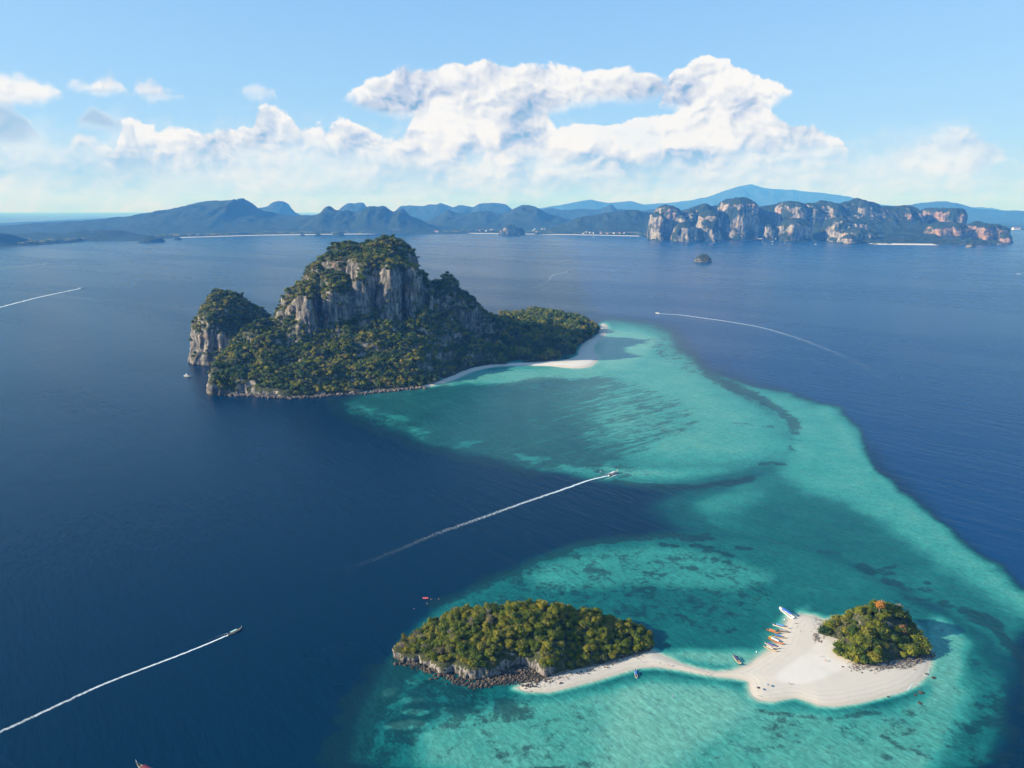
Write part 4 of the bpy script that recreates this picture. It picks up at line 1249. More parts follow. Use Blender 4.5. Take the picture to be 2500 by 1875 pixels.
def near_trees():
    rng = np.random.default_rng(3)
    # singled-out trees of the bushy islet, by colour
    special = [((2150, 1470), 452, 4.2, 'leaf_orange', 'bright orange tree on the summit of the small bushy islet', 'broad', 1.0),
               ((2168, 1545), 440, 2.6, 'leaf_gold', 'golden yellow tree in the middle of the small bushy islet', 'broad', 1.0),
               ((2205, 1530), 446, 3.3, 'leaf_rust', 'rust brown tree high on the dark flank of the small bushy islet', 'broad', 1.5),
               ((2212, 1558), 440, 3.2, 'leaf_rust', 'rust brown tree lower down the dark flank of the small bushy islet', 'broad', 1.5),
               ((2112, 1578), 432, 4.6, 'leaf_gold', 'wide olive gold tree at the front of the small bushy islet', 'broad', .9),
               ((2052, 1582), 432, 4.8, 'leaf_dark', 'dark green round tree at the sand edge of the small bushy islet', 'broad', .85),
               ((2014, 1532), 444, 5.0, 'leaf_dark', 'large rounded green tree at the beach end of the small bushy islet', 'broad', .85)]
    for q, Y, s, mt, lb, kd, tl in special:
        x, y, z = atY(q[0], q[1], Y)
        place_tree(recolour(T[kd][R.randrange(3)], M[mt]), 'broadleaf_tree', (x, y, max(1.5, z - s * 1.3 * tl)), s, tl, R, lb, None)
    for i, (q, Y, s, lb) in enumerate([((2195, 1478), 462, 4.5, 'grey leafless tree on the back ridge of the small bushy islet'), ((2215, 1490), 460, 4.2, 'grey leafless tree on the back shoulder of the small bushy islet, nearer its flank'),
                                       ((2072, 1560), 438, 3.2, 'pale bare trunked tree over the sand gap of the small bushy islet'), ((1992, 1557), 438, 2.8, 'low grey leafless bush at the beach edge of the small bushy islet')]):
        x, y, z = atY(q[0], q[1], Y)
        place_tree(T['bare'][i % 3], 'bare_tree', (x, y, max(1.2, z - s * 1.0)), s, 1.0, R, lb, None)
    # ordinary trees: the bushy islet in full, then the long islet's front
    n = 0
    for p in P2:
        s = R.uniform(2.4, 4.8)
        place_tree(T['broad'][R.randrange(8)], 'broadleaf_tree', p, s, R.uniform(.8, 1.15), R, 'leafy green or olive tree in the thicket of the small bushy islet', 'trees of the small bushy islet')
        n += 1
    for q in [(2048, 1604), (2066, 1612), (2082, 1618), (2098, 1624), (2114, 1626), (2130, 1625), (2146, 1622), (2162, 1620), (2090, 1606), (2106, 1610), (2122, 1612), (2140, 1608), (2074, 1598), (2156, 1606), (2120, 1598), (2100, 1594)]:
        x, y = ground(q[0], q[1] - 4, 3.0)
        place_tree(T['broad'][R.randrange(8)], 'broadleaf_tree', (x, y + 2, 1.6), R.uniform(2.4, 3.8), .95, R, 'leafy green bush along the sandy front edge of the small bushy islet', 'bushes along the front of the small bushy islet')
    rest = []
    order = np.argsort(P1[:, 1])
    left = max(0, 269 - n - len(special) - 4)
    pick = set(order[:left].tolist())
    for i, p in enumerate(P1):
        if i in pick:
            place_tree(T['broad'][R.randrange(8)], 'broadleaf_tree', p, R.uniform(1.3, 3.5), R.uniform(.8, 1.1), R, 'olive green tree on the near slope of the long wooded islet', 'trees on the near slope of the long wooded islet')
        else:
            rest.append(p)
    rest = np.array(rest)
    forest_from('forest', rest, T['broad'], 2.4, rng, 'olive green canopy over the crest of the long wooded islet')
    bare = rest[rng.random(len(rest)) < 0.035]
    for i, p in enumerate(bare[:18]):
        place_tree(T['bare'][i % 3], 'bare_tree', p + np.array([0, 0, 1.0]), 3.4, 1.1, R, 'greyish leafless tree poking out of the canopy of the long wooded islet', 'leafless trees of the long wooded islet')
    print('trees near', n, left, len(rest))
near_trees()
def shore_rocks():
    rng = np.random.default_rng(9)
    def along(pts, n, spread, zs, sz):
        g = G(pts); seg = []
        out = []
        L = [math.dist(a, b) for a, b in zip(g[:-1], g[1:])]
        for _ in range(n):
            t = rng.random() * sum(L); k = 0
            while k < len(L) - 1 and t > L[k]: t -= L[k]; k += 1
            f = t / L[k]
            x = g[k][0] * (1 - f) + g[k + 1][0] * f + rng.normal() * spread
            y = g[k][1] * (1 - f) + g[k + 1][1] * f + rng.normal() * spread
            out.append((x, y, zs + rng.random() * 0.3))
        return np.array(out), sz[0] + (sz[1] - sz[0]) * rng.random(n) ** 3
    p, s = along([(965, 1610), (1020, 1624), (1060, 1640), (1085, 1652), (1150, 1672), (1250, 1662), (1300, 1660), (1350, 1662)], 900, 2.2, 0.0, (0.35, 1.5))
    boulders('rubble', p, s, 'dark brown rocks heaped along the foot of the long wooded islet', rng)
    p, s = along([(1180, 1668), (1230, 1655), (1290, 1650), (1330, 1660), (1290, 1676)], 500, 2.4, 0.3, (0.35, 1.2))
    boulders('rubble', p, s, 'reddish brown boulders below the cave of the long wooded islet', rng)
    p, s = along([(1225, 1650), (1255, 1640), (1290, 1636), (1312, 1645)], 260, 1.6, 0.6, (0.5, 1.3))
    boulders('rubble', p, s, 'dark boulders inside the mouth of the cave', rng)
    p, s = along([(2075, 1632), (2140, 1636), (2200, 1622), (2262, 1604), (2272, 1596)], 620, 2.0, 1.0, (0.25, 0.8))
    boulders('rubble', p, s, 'pale broken rocks and driftwood along the front of the small bushy islet', rng)
    p, s = along([(1990, 1550), (1998, 1565), (2005, 1572)], 60, 1.2, 1.0, (0.3, 0.8))
    boulders('rubble', p, s, 'grey rocks at the beach corner of the small bushy islet', rng)
    p, s = along([(1340, 1664), (1400, 1650), (1500, 1622), (1560, 1600)], 160, 1.6, 1.0, (0.15, 0.6))
    boulders('rubble', p, s, 'dark stones strewn over the narrow beach of the long wooded islet', rng)
    g = G([(600, 967), (712, 973), (780, 968), (830, 964), (900, 960), (960, 954), (1030, 947)])
    p, s = along([(560, 966), (600, 966), (712, 973), (780, 968), (830, 964), (900, 960), (960, 954), (1040, 947)], 900, 3.2, 0.4, (0.8, 4.0))
    boulders('rubble', p, s, 'pale boulders along the near shore of the tall island', rng)
    # single rocks one can point at
    for k, (q, s_, lb, nm) in enumerate([((2262.6, 1646), 1.5, 'dark rock awash close off the islet flank', 'rock'), ((2279, 1655), 1.8, 'rounded dark rock standing alone in the shallows, outermost of three', 'rock'), ((2249, 1691), 2.2, 'broad dark rock patch awash below the sand lobe', 'rock'),
                                     ((2235, 1697), 1.2, 'small dark rock beside the broad one awash', 'rock'), ((2246, 1717), 1.8, 'flat dark rock in deeper turquoise water', 'rock'), ((2169, 1702), 1.1, 'small rock at the wet rim of the sandbar', 'rock'),
                                     ((2104, 1646), 0.9, 'dark driftwood lump on pale sand', 'driftwood'), ((1014, 1622), 1.0, 'grey boulder standing in dark water off the islet', 'rock'), ((1034, 1631), 0.8, 'small grey boulder in dark water off the islet', 'rock')]):
        x, y = ground(*q)
        o = bpy.data.objects.new(nm, BOULD[k % 6]); COL.objects.link(o)
        o.location = (x, y, 0.1 if nm == 'rock' else 1.3); o.scale = (s_ * 1.0, s_ * 0.8, s_ * 0.35); o.rotation_euler = (0, 0, k * 1.3)
        tag(o, lb, nm)
shore_rocks()
# ------------------------------------------------------------------ far coast
def ridge(name, prof, Yr, depth, mat, foot_dz=0.0, rough=14.0, seed=1, kind='structure', label=None, nx=None, front=1.0, cat=None, base_z=-2.0, step=None):
    """a hill range whose skyline runs through picture points prof at distance Yr; slopes fall away before and behind"""
    pr = [A(px, py, Yr) for px, py in prof]
    xs0 = np.array([p[0] for p in pr]); zs0 = np.array([max(4.0, p[2]) for p in pr])
    step = step or Yr / 711.0 * 1.6
    xs = np.arange(xs0[0] - depth * 0.6, xs0[-1] + depth * 0.6, step)
    zc = np.interp(xs, xs0, zs0, left=0, right=0)
    zc = np.where(xs < xs0[0], zs0[0] * np.clip(1 - (xs0[0] - xs) / (depth * 0.5), 0, 1), zc)
    zc = np.where(xs > xs0[-1], zs0[-1] * np.clip(1 - (xs - xs0[-1]) / (depth * 0.5), 0, 1), zc)
    t = np.linspace(-1, 1, max(24, int(2 * depth / step / 1.2)))
    X, Tt = np.meshgrid(xs, t)
    Y = Yr + Tt * depth
    k = 1 - np.abs(Tt) ** 1.15
    k = np.where(Tt < 0, k ** front, k)
    Z = zc[None, :] * k
    wav = depth / 2.2
    n = fbm(X / wav, Y / wav, oct=6, seed=seed, rough=0.55) - .5
    rid = 1 - np.abs(2 * fbm(X / (wav * .5), Y / (wav * .8), oct=5, seed=seed + 5) - 1)
    Z = Z * (1 + n * 0.55 * (1 - k) * 2) + (rid - .6) * Z * 0.35 * (k < 0.97) * sst(np.abs(Tt), 0.0, 0.25)
    Z = Z + (fbm(X / (step * 5), Y / (step * 5), oct=4, seed=seed + 9) - .5) * rough * sst(Z, 5, 60)
    Z = Z + base_z * (k < 0.02)
    v = np.stack([X.ravel(), Y.ravel(), Z.ravel() - 0.5], 1)
    i = np.arange(X.size).reshape(X.shape)
    F = np.stack([i[:-1, :-1], i[:-1, 1:], i[1:, 1:], i[1:, :-1]], -1).reshape(-1, 4)
    o = link(name, mesh_np(name, v, F, True), None, [mat])
    tag(o, label, cat, None, kind)
    return o
SRF, SRK, RR, RK = M['far_forest'], M['far_karst'], M['far_ridge'], M['far_ridge_rock']
# farthest first
ridge('mountain', [(1560, 500), (1624, 496), (1680, 489), (1730, 481), (1772, 464), (1800, 455), (1831, 449), (1862, 458), (1900, 461), (1942, 464), (2000, 470), (2070, 479), (2100, 488), (2138, 498), (2200, 503), (2400, 506)], 30000, 3000, RR, rough=60, seed=3, label='faint blue mountain far behind the cliffs')
ridge('mountain', [(1270, 511), (1317, 508), (1360, 502), (1410, 492), (1440, 488), (1484, 495), (1540, 491), (1577, 500), (1640, 503), (1700, 506)], 27000, 2400, RR, rough=50, seed=4, label='pale blue range beyond the coastal hills')
ridge('mountain', [(2160, 509), (2231, 500), (2260, 495), (2291, 491), (2320, 494), (2342, 497), (2370, 509), (2440, 514), (2540, 515)], 20000, 1800, RR, rough=50, seed=5, label='low blue hill behind the end of the cliffs')
ridge('mountain', [(625, 509), (655, 504), (668, 497), (680, 491), (692, 492), (702, 497), (711, 514)], 15500, 900, RK, rough=60, seed=6, label='blue rounded peak behind the shoulder of the long mountain')
ridge('mountain', [(838, 503), (850, 497), (873, 494), (887, 496), (896, 508)], 15500, 800, RK, rough=60, seed=7, label='small square-topped blue peak above the coastal ridge')
ridge('mountain', [(968, 514), (980, 503), (1000, 501), (1040, 502), (1060, 500), (1076, 495), (1092, 500), (1105, 506), (1121, 501), (1140, 503), (1155, 505), (1170, 498), (1184, 495), (1217, 496), (1235, 500), (1254, 512)], 17000, 1300, RK, rough=70, seed=8, label='pale karst range of rounded tops behind the central hills')
ridge('mountain', [(1290, 520), (1340, 508), (1380, 512), (1430, 510), (1465, 511), (1480, 504), (1490, 496), (1498, 500), (1504, 511), (1560, 513), (1620, 511)], 15500, 900, RK, rough=60, seed=9, label='pale karst range with one blunt tooth')
ridge('hills', [(-420, 575), (-200, 566), (-60, 560), (0, 553), (60, 548), (113, 543), (203, 539), (290, 531), (373, 520), (440, 505), (486, 494), (531, 489), (576, 488), (587, 485), (594, 484), (600, 490), (606, 498), (632, 512), (678, 523), (723, 527), (760, 525), (790, 522), (860, 519), (905, 512), (950, 520), (1000, 535), (1050, 548)], 10600, 1500, SRF, rough=30, seed=10, label='long wooded mountain rising to a notched summit', front=0.9)
ridge('hills', [(780, 522), (800, 505), (806, 504), (818, 512), (878, 518), (893, 508), (910, 501), (925, 505), (939, 501), (950, 511), (960, 517), (972, 513), (982, 509), (992, 516), (999, 526), (1020, 536), (1045, 546)], 9900, 620, SRK, rough=40, seed=11, label='wooded peaks with an orange cliff face', front=0.6)
ridge('hills', [(1030, 545), (1054, 534), (1075, 524), (1095, 512), (1113, 520), (1140, 521), (1188, 515), (1225, 521), (1250, 512), (1262, 506), (1275, 501), (1291, 499), (1303, 502), (1314, 508), (1336, 521), (1380, 534), (1420, 545)], 11600, 1100, SRF, rough=40, seed=12, label='wooded coastal hills with one round-topped summit')
ridge('hills', [(1345, 556), (1380, 543), (1410, 531), (1440, 527), (1484, 519), (1520, 514), (1551, 512), (1580, 518), (1620, 522)], 9500, 560, SRF, rough=26, seed=13, label='wooded hill over the white beach town')
ridge('hills', [(-300, 575), (-100, 572), (36, 571), (70, 569), (101, 567), (150, 571), (202, 564), (240, 561), (275, 561), (307, 569), (340, 575)], 7600, 620, SRF, rough=22, seed=14, label='low wooded foothills along the shore')
ridge('hills', [(-300, 560), (-120, 560), (-40, 564), (0, 568), (20, 577), (36, 586), (55, 596)], 6300, 420, SRF, rough=20, seed=15, label='dark wooded headland at the edge of the bay')

def plain_land():
    """low coastal plain behind the far shore"""
    shore = [(-700, 603), (-200, 601), (55, 600), (120, 594), (203, 588), (270, 585), (370, 582), (500, 578), (640, 574), (723, 573), (900, 571), (1020, 569), (1200, 570), (1270, 571), (1400, 573), (1560, 576), (1640, 586)]
    front = [ground(*q) for q in shore] + [(1600, 7300), (2700, 7300), (4450, 7300), (4600, 8300), (5900, 10650), (9000, 10900), (14000, 11500)]
    back = [(22000, 30000), (-16000, 30000), (-9000, 9000)]
    poly = front + back
    bm = bmesh.new()
    v = [bm.verts.new((x, y, 3.0)) for x, y in poly]
    f = bm.faces.new(v)
    bmesh.ops.recalc_face_normals(bm, faces=[f])
    if f.normal.z < 0: f.normal_flip()
    low = [bm.verts.new((x, y - 6, -2.0)) for x, y in front]
    for i in range(len(front) - 1):
        bm.faces.new((v[i + 1], v[i], low[i], low[i + 1]))
    me = bpy.data.meshes.new('coastal_plain'); bm.to_mesh(me); bm.free()
    tag(link('coastal_plain_land', me, None, [M['far_forest']]), 'flat wooded plain behind the far beaches', None, None, 'structure')
    # woods standing on the plain: a rough band just behind the beach
    rng = np.random.default_rng(4)
    pts = []
    for a, b in zip(front[:16], front[1:17]):
        L = math.dist(a, b)
        for _ in range(int(L / 9)):
            t = rng.random(); d = 60 + rng.random() ** 1.5 * 900
            pts.append((a[0] * (1 - t) + b[0] * t, a[1] * (1 - t) + b[1] * t + d, 2.0))
    pts = np.array(pts)
    k = len(pts)
    s = 14 + 14 * rng.random(k)
    gn_forest('woods', pts, np.stack([s * 1.6, s, s * 0.75], 1), np.zeros((k, 3)), rng.integers(0, 5, k), T['far'], 'belt of trees behind the far beaches')
    # white beach ribbons
    def ribbon(pts_px, wd, lab):
        g = [ground(*q) for q in pts_px]
        v = []; f = []
        for i, (x, y) in enumerate(g):
            v += [(x, y - wd * .35, -0.6), (x, y + wd * 0.1, 1.2), (x, y + wd * 1.6, 3.6)]
            if i: 
                k = 3 * i
                f += [(k - 3, k, k + 1, k - 2), (k - 2, k + 1, k + 2, k - 1)]
        me = bpy.data.meshes.new('far_beach'); me.from_pydata(v, [], f)
        ca = me.attributes.new('field', 'FLOAT_COLOR', 'POINT')
        for e in ca.data: e.color = (1, 0, 0, 1)
        tag(link('far_beach', me, None, [M['sand']]), lab, None, None, 'structure')
    ribbon([(270, 585.5), (370, 582.5), (500, 578.5), (640, 574.5), (723, 573.5), (800, 572.5), (900, 571.5), (1020, 569.5), (1200, 570.5), (1230, 571)], 60, 'long thin white beach at the foot of the mountain')
    ribbon([(1275, 571.5), (1400, 573.5), (1480, 575), (1562, 577)], 60, 'white beach in front of the far town')
    ribbon([(1636, 586), (1600, 577)], 40, 'short beach beside the cliffs')
plain_land()

def railay():
    """cliffed headland: its masses, stacks and beaches"""
    Y0 = 7400
    def X(px, Y): return A(px, 560, Y)[0]
    def blob(px0, px1, Ya, Yb, jag=0.12, seed=0):
        r = random.Random(seed)
        x0, x1 = X(px0, (Ya + Yb) / 2), X(px1, (Ya + Yb) / 2)
        cx, cyy, rx, ry = (x0 + x1) / 2, (Ya + Yb) / 2, (x1 - x0) / 2, (Yb - Ya) / 2
        return [(cx + rx * math.cos(t) * r.uniform(1 - jag, 1 + jag), cyy + ry * math.copysign(abs(math.sin(t)) ** 0.7, math.sin(t)) * r.uniform(1 - jag, 1 + jag)) for t in np.linspace(0, 2 * PI, 13, endpoint=False)]
    def topf(pts, Y):
        return LIN([A(px, py, Y) for px, py in pts], 3)
    ms = []
    sky = [(1590, 512), (1624, 500), (1650, 505), (1670, 511), (1683, 503), (1721, 498), (1743, 503), (1781, 487), (1800, 483), (1815, 482), (1836, 492), (1853, 502), (1883, 500), (1913, 490), (1942, 494), (1970, 498), (2010, 490), (2049, 498), (2091, 487), (2134, 492), (2146, 508), (2168, 502), (2210, 502), (2240, 514), (2282, 507), (2325, 509), (2376, 524), (2401, 541), (2435, 556), (2465, 580)]
    foot = [ground(*q) for q in [(1585, 578), (1640, 586), (1700, 588), (1745, 585), (1815, 583), (1900, 584), (1960, 586), (2019, 589), (2060, 594), (2130, 597), (2200, 597), (2282, 597), (2350, 600), (2420, 600), (2465, 600)]] + [(4480, 6700), (4560, 7100), (4300, 7900), (3300, 8500), (1800, 8500), (1350, 8000)]
    base = LIN([(x, y, 3) for x, y in foot] + [A(px, py, 7750) for px, py in sky] + [A(px, 552, 7350) for px in range(1680, 2380, 60)] + [A(px, 575, 7050) for px in range(1700, 2300, 80)], 3.2)
    # upper band: each summit of the skyline is a block with a bare face below its rim
    blocks = [(1590, 1660, 500), (1660, 1690, 508), (1684, 1745, 499), (1752, 1848, 483), (1884, 1955, 492), (1950, 1985, 497), (1985, 2050, 491), (2056, 2142, 487), (2150, 2236, 501), (2246, 2350, 507)]
    for i, (a, b, t) in enumerate(blocks):
        pts = [q for q in sky if a - 5 <= q[0] <= b + 5] or [((a + b) / 2, t)]
        ms.append((blob(a, b, 7480, 8100, .1, i), topf(pts, 7700), 34))
    # front masses
    front = [(1583, 1620, 513, 7250, 7600), (1645, 1680, 520, 7230, 7560), (1638, 1702, 542, 6830, 7150), (1700, 1755, 512, 6880, 7300), (1601, 1618, 555, 6960, 7060),
             (1861, 1892, 541, 7010, 7200), (1902, 1980, 534, 6960, 7230), (2020, 2075, 528, 6850, 7250), (2060, 2118, 533, 6880, 7150), (2060, 2135, 556, 6560, 6860), (2058, 2100, 570, 6430, 6600),
             (2262, 2360, 541, 6640, 7000), (2355, 2408, 540, 6640, 6980), (2400, 2452, 546, 6620, 6960), (2435, 2470, 568, 6560, 6750)]
    for i, (a, b, t, ya, yb) in enumerate(front):
        ym = (ya + yb) / 2
        ms.append((blob(a, b, ya, yb, .13, 40 + i), LIN([A((a + b) / 2, t, ym), A(a, t + 6, ym), A(b, t + 8, ym)], 2.5), 26))
    root = empty('headland', (2800, 7400, 0))
    tag(root, 'hazy headland of cliffed limestone hills with cream and orange faces', 'headland', None, 'structure')
    o, V, F = hill_mesh('rock', [SRK], (1150, 4700), (6350, 8650), 12, 10.5, foot, base, ms, shore=0.9, drop=0.30, rw=110, amp=26, flute=18, fsc=40, seed=61, wob=26, lump=36, floor=-20, keepz=-12)
    o.parent = root; o.matrix_parent_inverse = Matrix.Translation((-2800, -7400, 0))
    o['kind'] = 'structure'
    for pts, lab in (([(1800, 583.5), (1840, 584), (1900, 585), (1920, 585.6)], 'white beach between the cliffs'), ([(1950, 586.5), (1990, 587.5), (2022, 588.5)], 'narrow white beach by the cream cliff'), ([(2130, 597), (2180, 597.5), (2240, 598), (2288, 598.5)], 'white beach beside the orange cliff')):
        g = [ground(*q) for q in pts]
        v = []; f = []
        for i, (x, y) in enumerate(g):
            v += [(x, y - 25, -0.6), (x, y + 12, 2.0), (x, y + 75, 8)]
            if i:
                k = 3 * i
                f += [(k - 3, k, k + 1, k - 2), (k - 2, k + 1, k + 2, k - 1)]
        me = bpy.data.meshes.new('far_beach'); me.from_pydata(v, [], f)
        ca = me.attributes.new('field', 'FLOAT_COLOR', 'POINT')
        for e in ca.data: e.color = (1, 0, 0, 1)
        tag(link('far_beach', me, None, [M['sand']]), lab, None, None, 'structure')
railay()

def small_islets():
    spec = [((1698, 1742), 622, 641, 'small lone islet with a bushy crown in mid bay'),
            ((2363, 2385), 591, 604, 'little rock off the point of the orange cliffs'),
            ((327, 392), 576, 592, 'humped wooded islet off the long mountain'),
            ((420, 441), 578, 585.5, 'small dark islet beside the humped wooded islet'),
            ((730, 744), 571.5, 576, 'tiny rock off the long white beach, first of three'),
            ((767, 783), 568, 576.5, 'tiny square rock off the long white beach, middle of three'),
            ((808, 840), 566, 576, 'low dark rock off the long white beach, nearest the tall island'),
            ((1217, 1284), 548, 574, 'brownish wooded islet close to the far white beach')]
    for i, ((a, b), t, base, lab) in enumerate(spec):
        x0, y = ground(a, base); x1, _ = ground(b, base)
        rx = (x1 - x0) / 2; cx = (x0 + x1) / 2; cyv = y + rx * 0.7
        z = A((a + b) / 2, t, cyv)[2]
        foot = [(cx + rx * math.cos(q), cyv + rx * 0.7 * math.sin(q)) for q in np.linspace(0, 2 * PI, 14, endpoint=False)]
        vox = max(rx / 16, 1.2)
        pk = -0.15 if i in (2, 7) else 0.1
        top = LIN([(cx + pk * rx, cyv, z), (cx - rx * .6, cyv, z * .72), (cx + rx * .62, cyv, z * .66), (cx, cyv - rx * .5, z * .6)], 2.5)
        o, V, F = hill_mesh('rock_islet', [M['rock'] if i in (0, 1) else M['far_karst'] if i == 7 else M['far_forest']], (cx - rx * 1.25, cx + rx * 1.25), (cyv - rx, cyv + rx), vox, vox * .95, foot, top, [(foot, top, rx * .3)], shore=1.5, amp=z * .07, flute=z * .09, fsc=rx / 6, seed=70 + i, wob=rx / 12, lump=z * .3, floor=-8, keepz=-4)
        tag(o, lab, 'islet')
        if i == 0:
            p = scatter(V, F, 4.5, RNG, 0.35, 6)
            forest_from('shrubs', p, T['far'], 3.6, RNG, 'bushes on top of the small lone islet in mid bay')
small_islets()

# ------------------------------------------------------------------ far buildings
def buildings():
    wallm = plain('white_wall', (0.80, 0.78, 0.74), 0.8)
    creamm = plain('cream_wall', (0.66, 0.58, 0.48), 0.8)
    roofm = [plain('grey_roof', (0.55, 0.55, 0.55), 0.7), plain('red_roof', (0.40, 0.16, 0.10), 0.8), plain('pale_roof', (0.78, 0.77, 0.75), 0.7)]
    protos = []
    for k, (hm, rm) in enumerate([(wallm, roofm[0]), (wallm, roofm[2]), (creamm, roofm[1]), (wallm, roofm[1])]):
        v = [(-1, -.6, 0), (1, -.6, 0), (1, .6, 0), (-1, .6, 0), (-1, -.6, 1), (1, -.6, 1), (1, .6, 1), (-1, .6, 1)]
        me = bpy.data.meshes.new('walls')
        me.from_pydata(v + [(-1, 0, 1.35), (1, 0, 1.35)], [], [(0, 1, 5, 4), (1, 2, 6, 9, 5), (2, 3, 7, 6), (3, 0, 4, 8, 7)])
        me.materials.append(hm)
        rf = bpy.data.meshes.new('roof')
        rf.from_pydata([(-1.1, -.72, .96), (1.1, -.72, .96), (1.1, 0, 1.42), (-1.1, 0, 1.42), (1.1, .72, .96), (-1.1, .72, .96), (-1.1, -.72, 1.0), (1.1, -.72, 1.0), (1.1, 0, 1.46), (-1.1, 0, 1.46), (1.1, .72, 1.0), (-1.1, .72, 1.0)], [],
                       [(0, 3, 2, 1), (3, 5, 4, 2), (6, 7, 8, 9), (9, 8, 10, 11), (0, 1, 7, 6), (5, 11, 10, 4), (1, 2, 8, 7), (2, 4, 10, 8), (0, 6, 9, 3), (3, 9, 11, 5)])
        rf.materials.append(rm)
        protos.append((me, rf))
    r = random.Random(8)
    def put(x, y, z, w, h, grp, lab):
        me, rf = protos[r.randrange(4)]
        t = empty('house', (x, y, z), r.uniform(-.3, .3))
        t.scale = (w, w * .8, h)
        tag(t, lab, 'building', grp)
        a = bpy.data.objects.new('walls', me); COL.objects.link(a); a.parent = t
        b = bpy.data.objects.new('roof', rf); COL.objects.link(b); b.parent = t
    for a, b, t0, t1, n, w in [(1420, 1545, 556, 570, 62, 9), (1300, 1352, 559, 567, 14, 12), (1265, 1305, 552, 557, 6, 12), (1046, 1070, 561, 566, 5, 14), (1008, 1022, 556, 560, 2, 14), (1150, 1220, 555, 566, 10, 10)]:
        for _ in range(n):
            px, py = r.uniform(a, b), r.uniform(t0, t1)
            x, y = ground(px, py, 25)
            y = min(y, 9700) if a > 1400 else y
            x, y, z = atY(px, py, y)
            put(x, y, max(2, z - 6), r.uniform(.6, 1.3) * w, r.uniform(8, 15), 'houses of the far coast towns', 'small pale house in the town behind the far beach')
    for _ in range(34):
        px = r.uniform(2385, 2500); py = r.uniform(524, 528) if r.random() < .8 else r.uniform(560, 561)
        x, y = ground(px, py, 3.0)
        put(x, y, 3.0, r.uniform(50, 120) * (y / 23000), r.uniform(30, 60) * (y / 23000), 'pale buildings on the distant plain', 'pale building on the flat plain beyond the headland')
buildings()
# ------------------------------------------------------------------ boats
C = {}
for nm, c, rg in [('white_paint', (0.80, 0.80, 0.78), .35), ('cream_paint', (0.66, 0.56, 0.42), .5), ('orange_paint', (0.62, 0.16, 0.035), .5), ('red_paint', (0.42, 0.04, 0.03), .5), ('yellow_paint', (0.70, 0.46, 0.04), .5),
                  ('blue_canvas', (0.035, 0.14, 0.45), .8), ('sky_canvas', (0.10, 0.30, 0.62), .8), ('purple_canvas', (0.10, 0.075, 0.30), .8), ('orange_canvas', (0.66, 0.20, 0.04), .8), ('grey_canvas', (0.30, 0.33, 0.36), .8), ('white_canvas', (0.74, 0.76, 0.74), .8),
                  ('mint_canvas', (0.46, 0.66, 0.58), .8), ('maroon_canvas', (0.16, 0.015, 0.035), .8), ('navy_canvas', (0.04, 0.05, 0.13), .8), ('hull_wood', (0.11, 0.055, 0.03), .7), ('dark_hull', (0.035, 0.035, 0.045), .6), ('deck_wood', (0.32, 0.22, 0.13), .8),
                  ('engine_metal', (0.10, 0.10, 0.11), .4), ('green_paint', (0.05, 0.17, 0.10), .5), ('pink_rubber', (0.62, 0.10, 0.16), .5), ('skin', (0.42, 0.24, 0.16), .6), ('hair', (0.03, 0.02, 0.015), .7), ('glass_dark', (0.02, 0.025, 0.03), .1),
                  ('rope', (0.45, 0.40, 0.32), .9), ('cloth_blue', (0.06, 0.12, 0.30), .9), ('cloth_dark', (0.035, 0.035, 0.045), .9), ('cloth_red', (0.45, 0.05, 0.05), .9), ('cloth_white', (0.75, 0.73, 0.70), .9)]:
    C[nm] = plain(nm, c, rg, scale=1.5)
def loft(name, stations, mat, parent=None, closed=False, smooth=True):
    """stations: list of rings (same count) -> skin"""
    n = len(stations[0])
    v = [p for s in stations for p in s]
    f = []
    for i in range(len(stations) - 1):
        for j in range(n - (0 if closed else 1)):
            a, b = i * n + j, i * n + (j + 1) % n
            f.append((a, a + n, b + n, b))
    me = bpy.data.meshes.new(name)
    me.from_pydata(v, [], f)
    bm = bmesh.new(); bm.from_mesh(me); bmesh.ops.recalc_face_normals(bm, faces=bm.faces); bm.to_mesh(me); bm.free()
    if smooth: me.shade_smooth()
    return link(name, me, parent, [mat])
def boxm(name, parts, mat, parent=None):
    """one mesh of several boxes (centre, size, optional turn about z)"""
    bm = bmesh.new()
    for q in parts:
        c, s = q[0], q[1]
        g = bmesh.ops.create_cube(bm, size=1)
        mt = Matrix.Translation(c) @ (Matrix.Rotation(q[2], 4, q[3] if len(q) > 3 else 'Z') if len(q) > 2 else Matrix.Identity(4)) @ Matrix.Diagonal((*s, 1))
        bmesh.ops.transform(bm, matrix=mt, verts=g['verts'])
    me = bpy.data.meshes.new(name); bm.to_mesh(me); bm.free()
    return link(name, me, parent, [mat])
def tube(name, pts, rad, mat, parent=None, k=5):
    rings = []
    for i, p in enumerate(pts):
        p = Vector(p)
        d = (Vector(pts[min(i + 1, len(pts) - 1)]) - Vector(pts[max(i - 1, 0)])).normalized()
        a = d.cross(Vector((0.1, 0.2, 1) if abs(d.z) < .9 else (1, 0, 0))).normalized(); b = d.cross(a)
        r = rad[i] if isinstance(rad, (list, tuple)) else rad
        rings.append([tuple(p + r * (math.cos(t) * a + math.sin(t) * b)) for t in np.linspace(0, 2 * PI, k, endpoint=False)])
    o = loft(name, rings, mat, parent, closed=True, smooth=False)
    return o
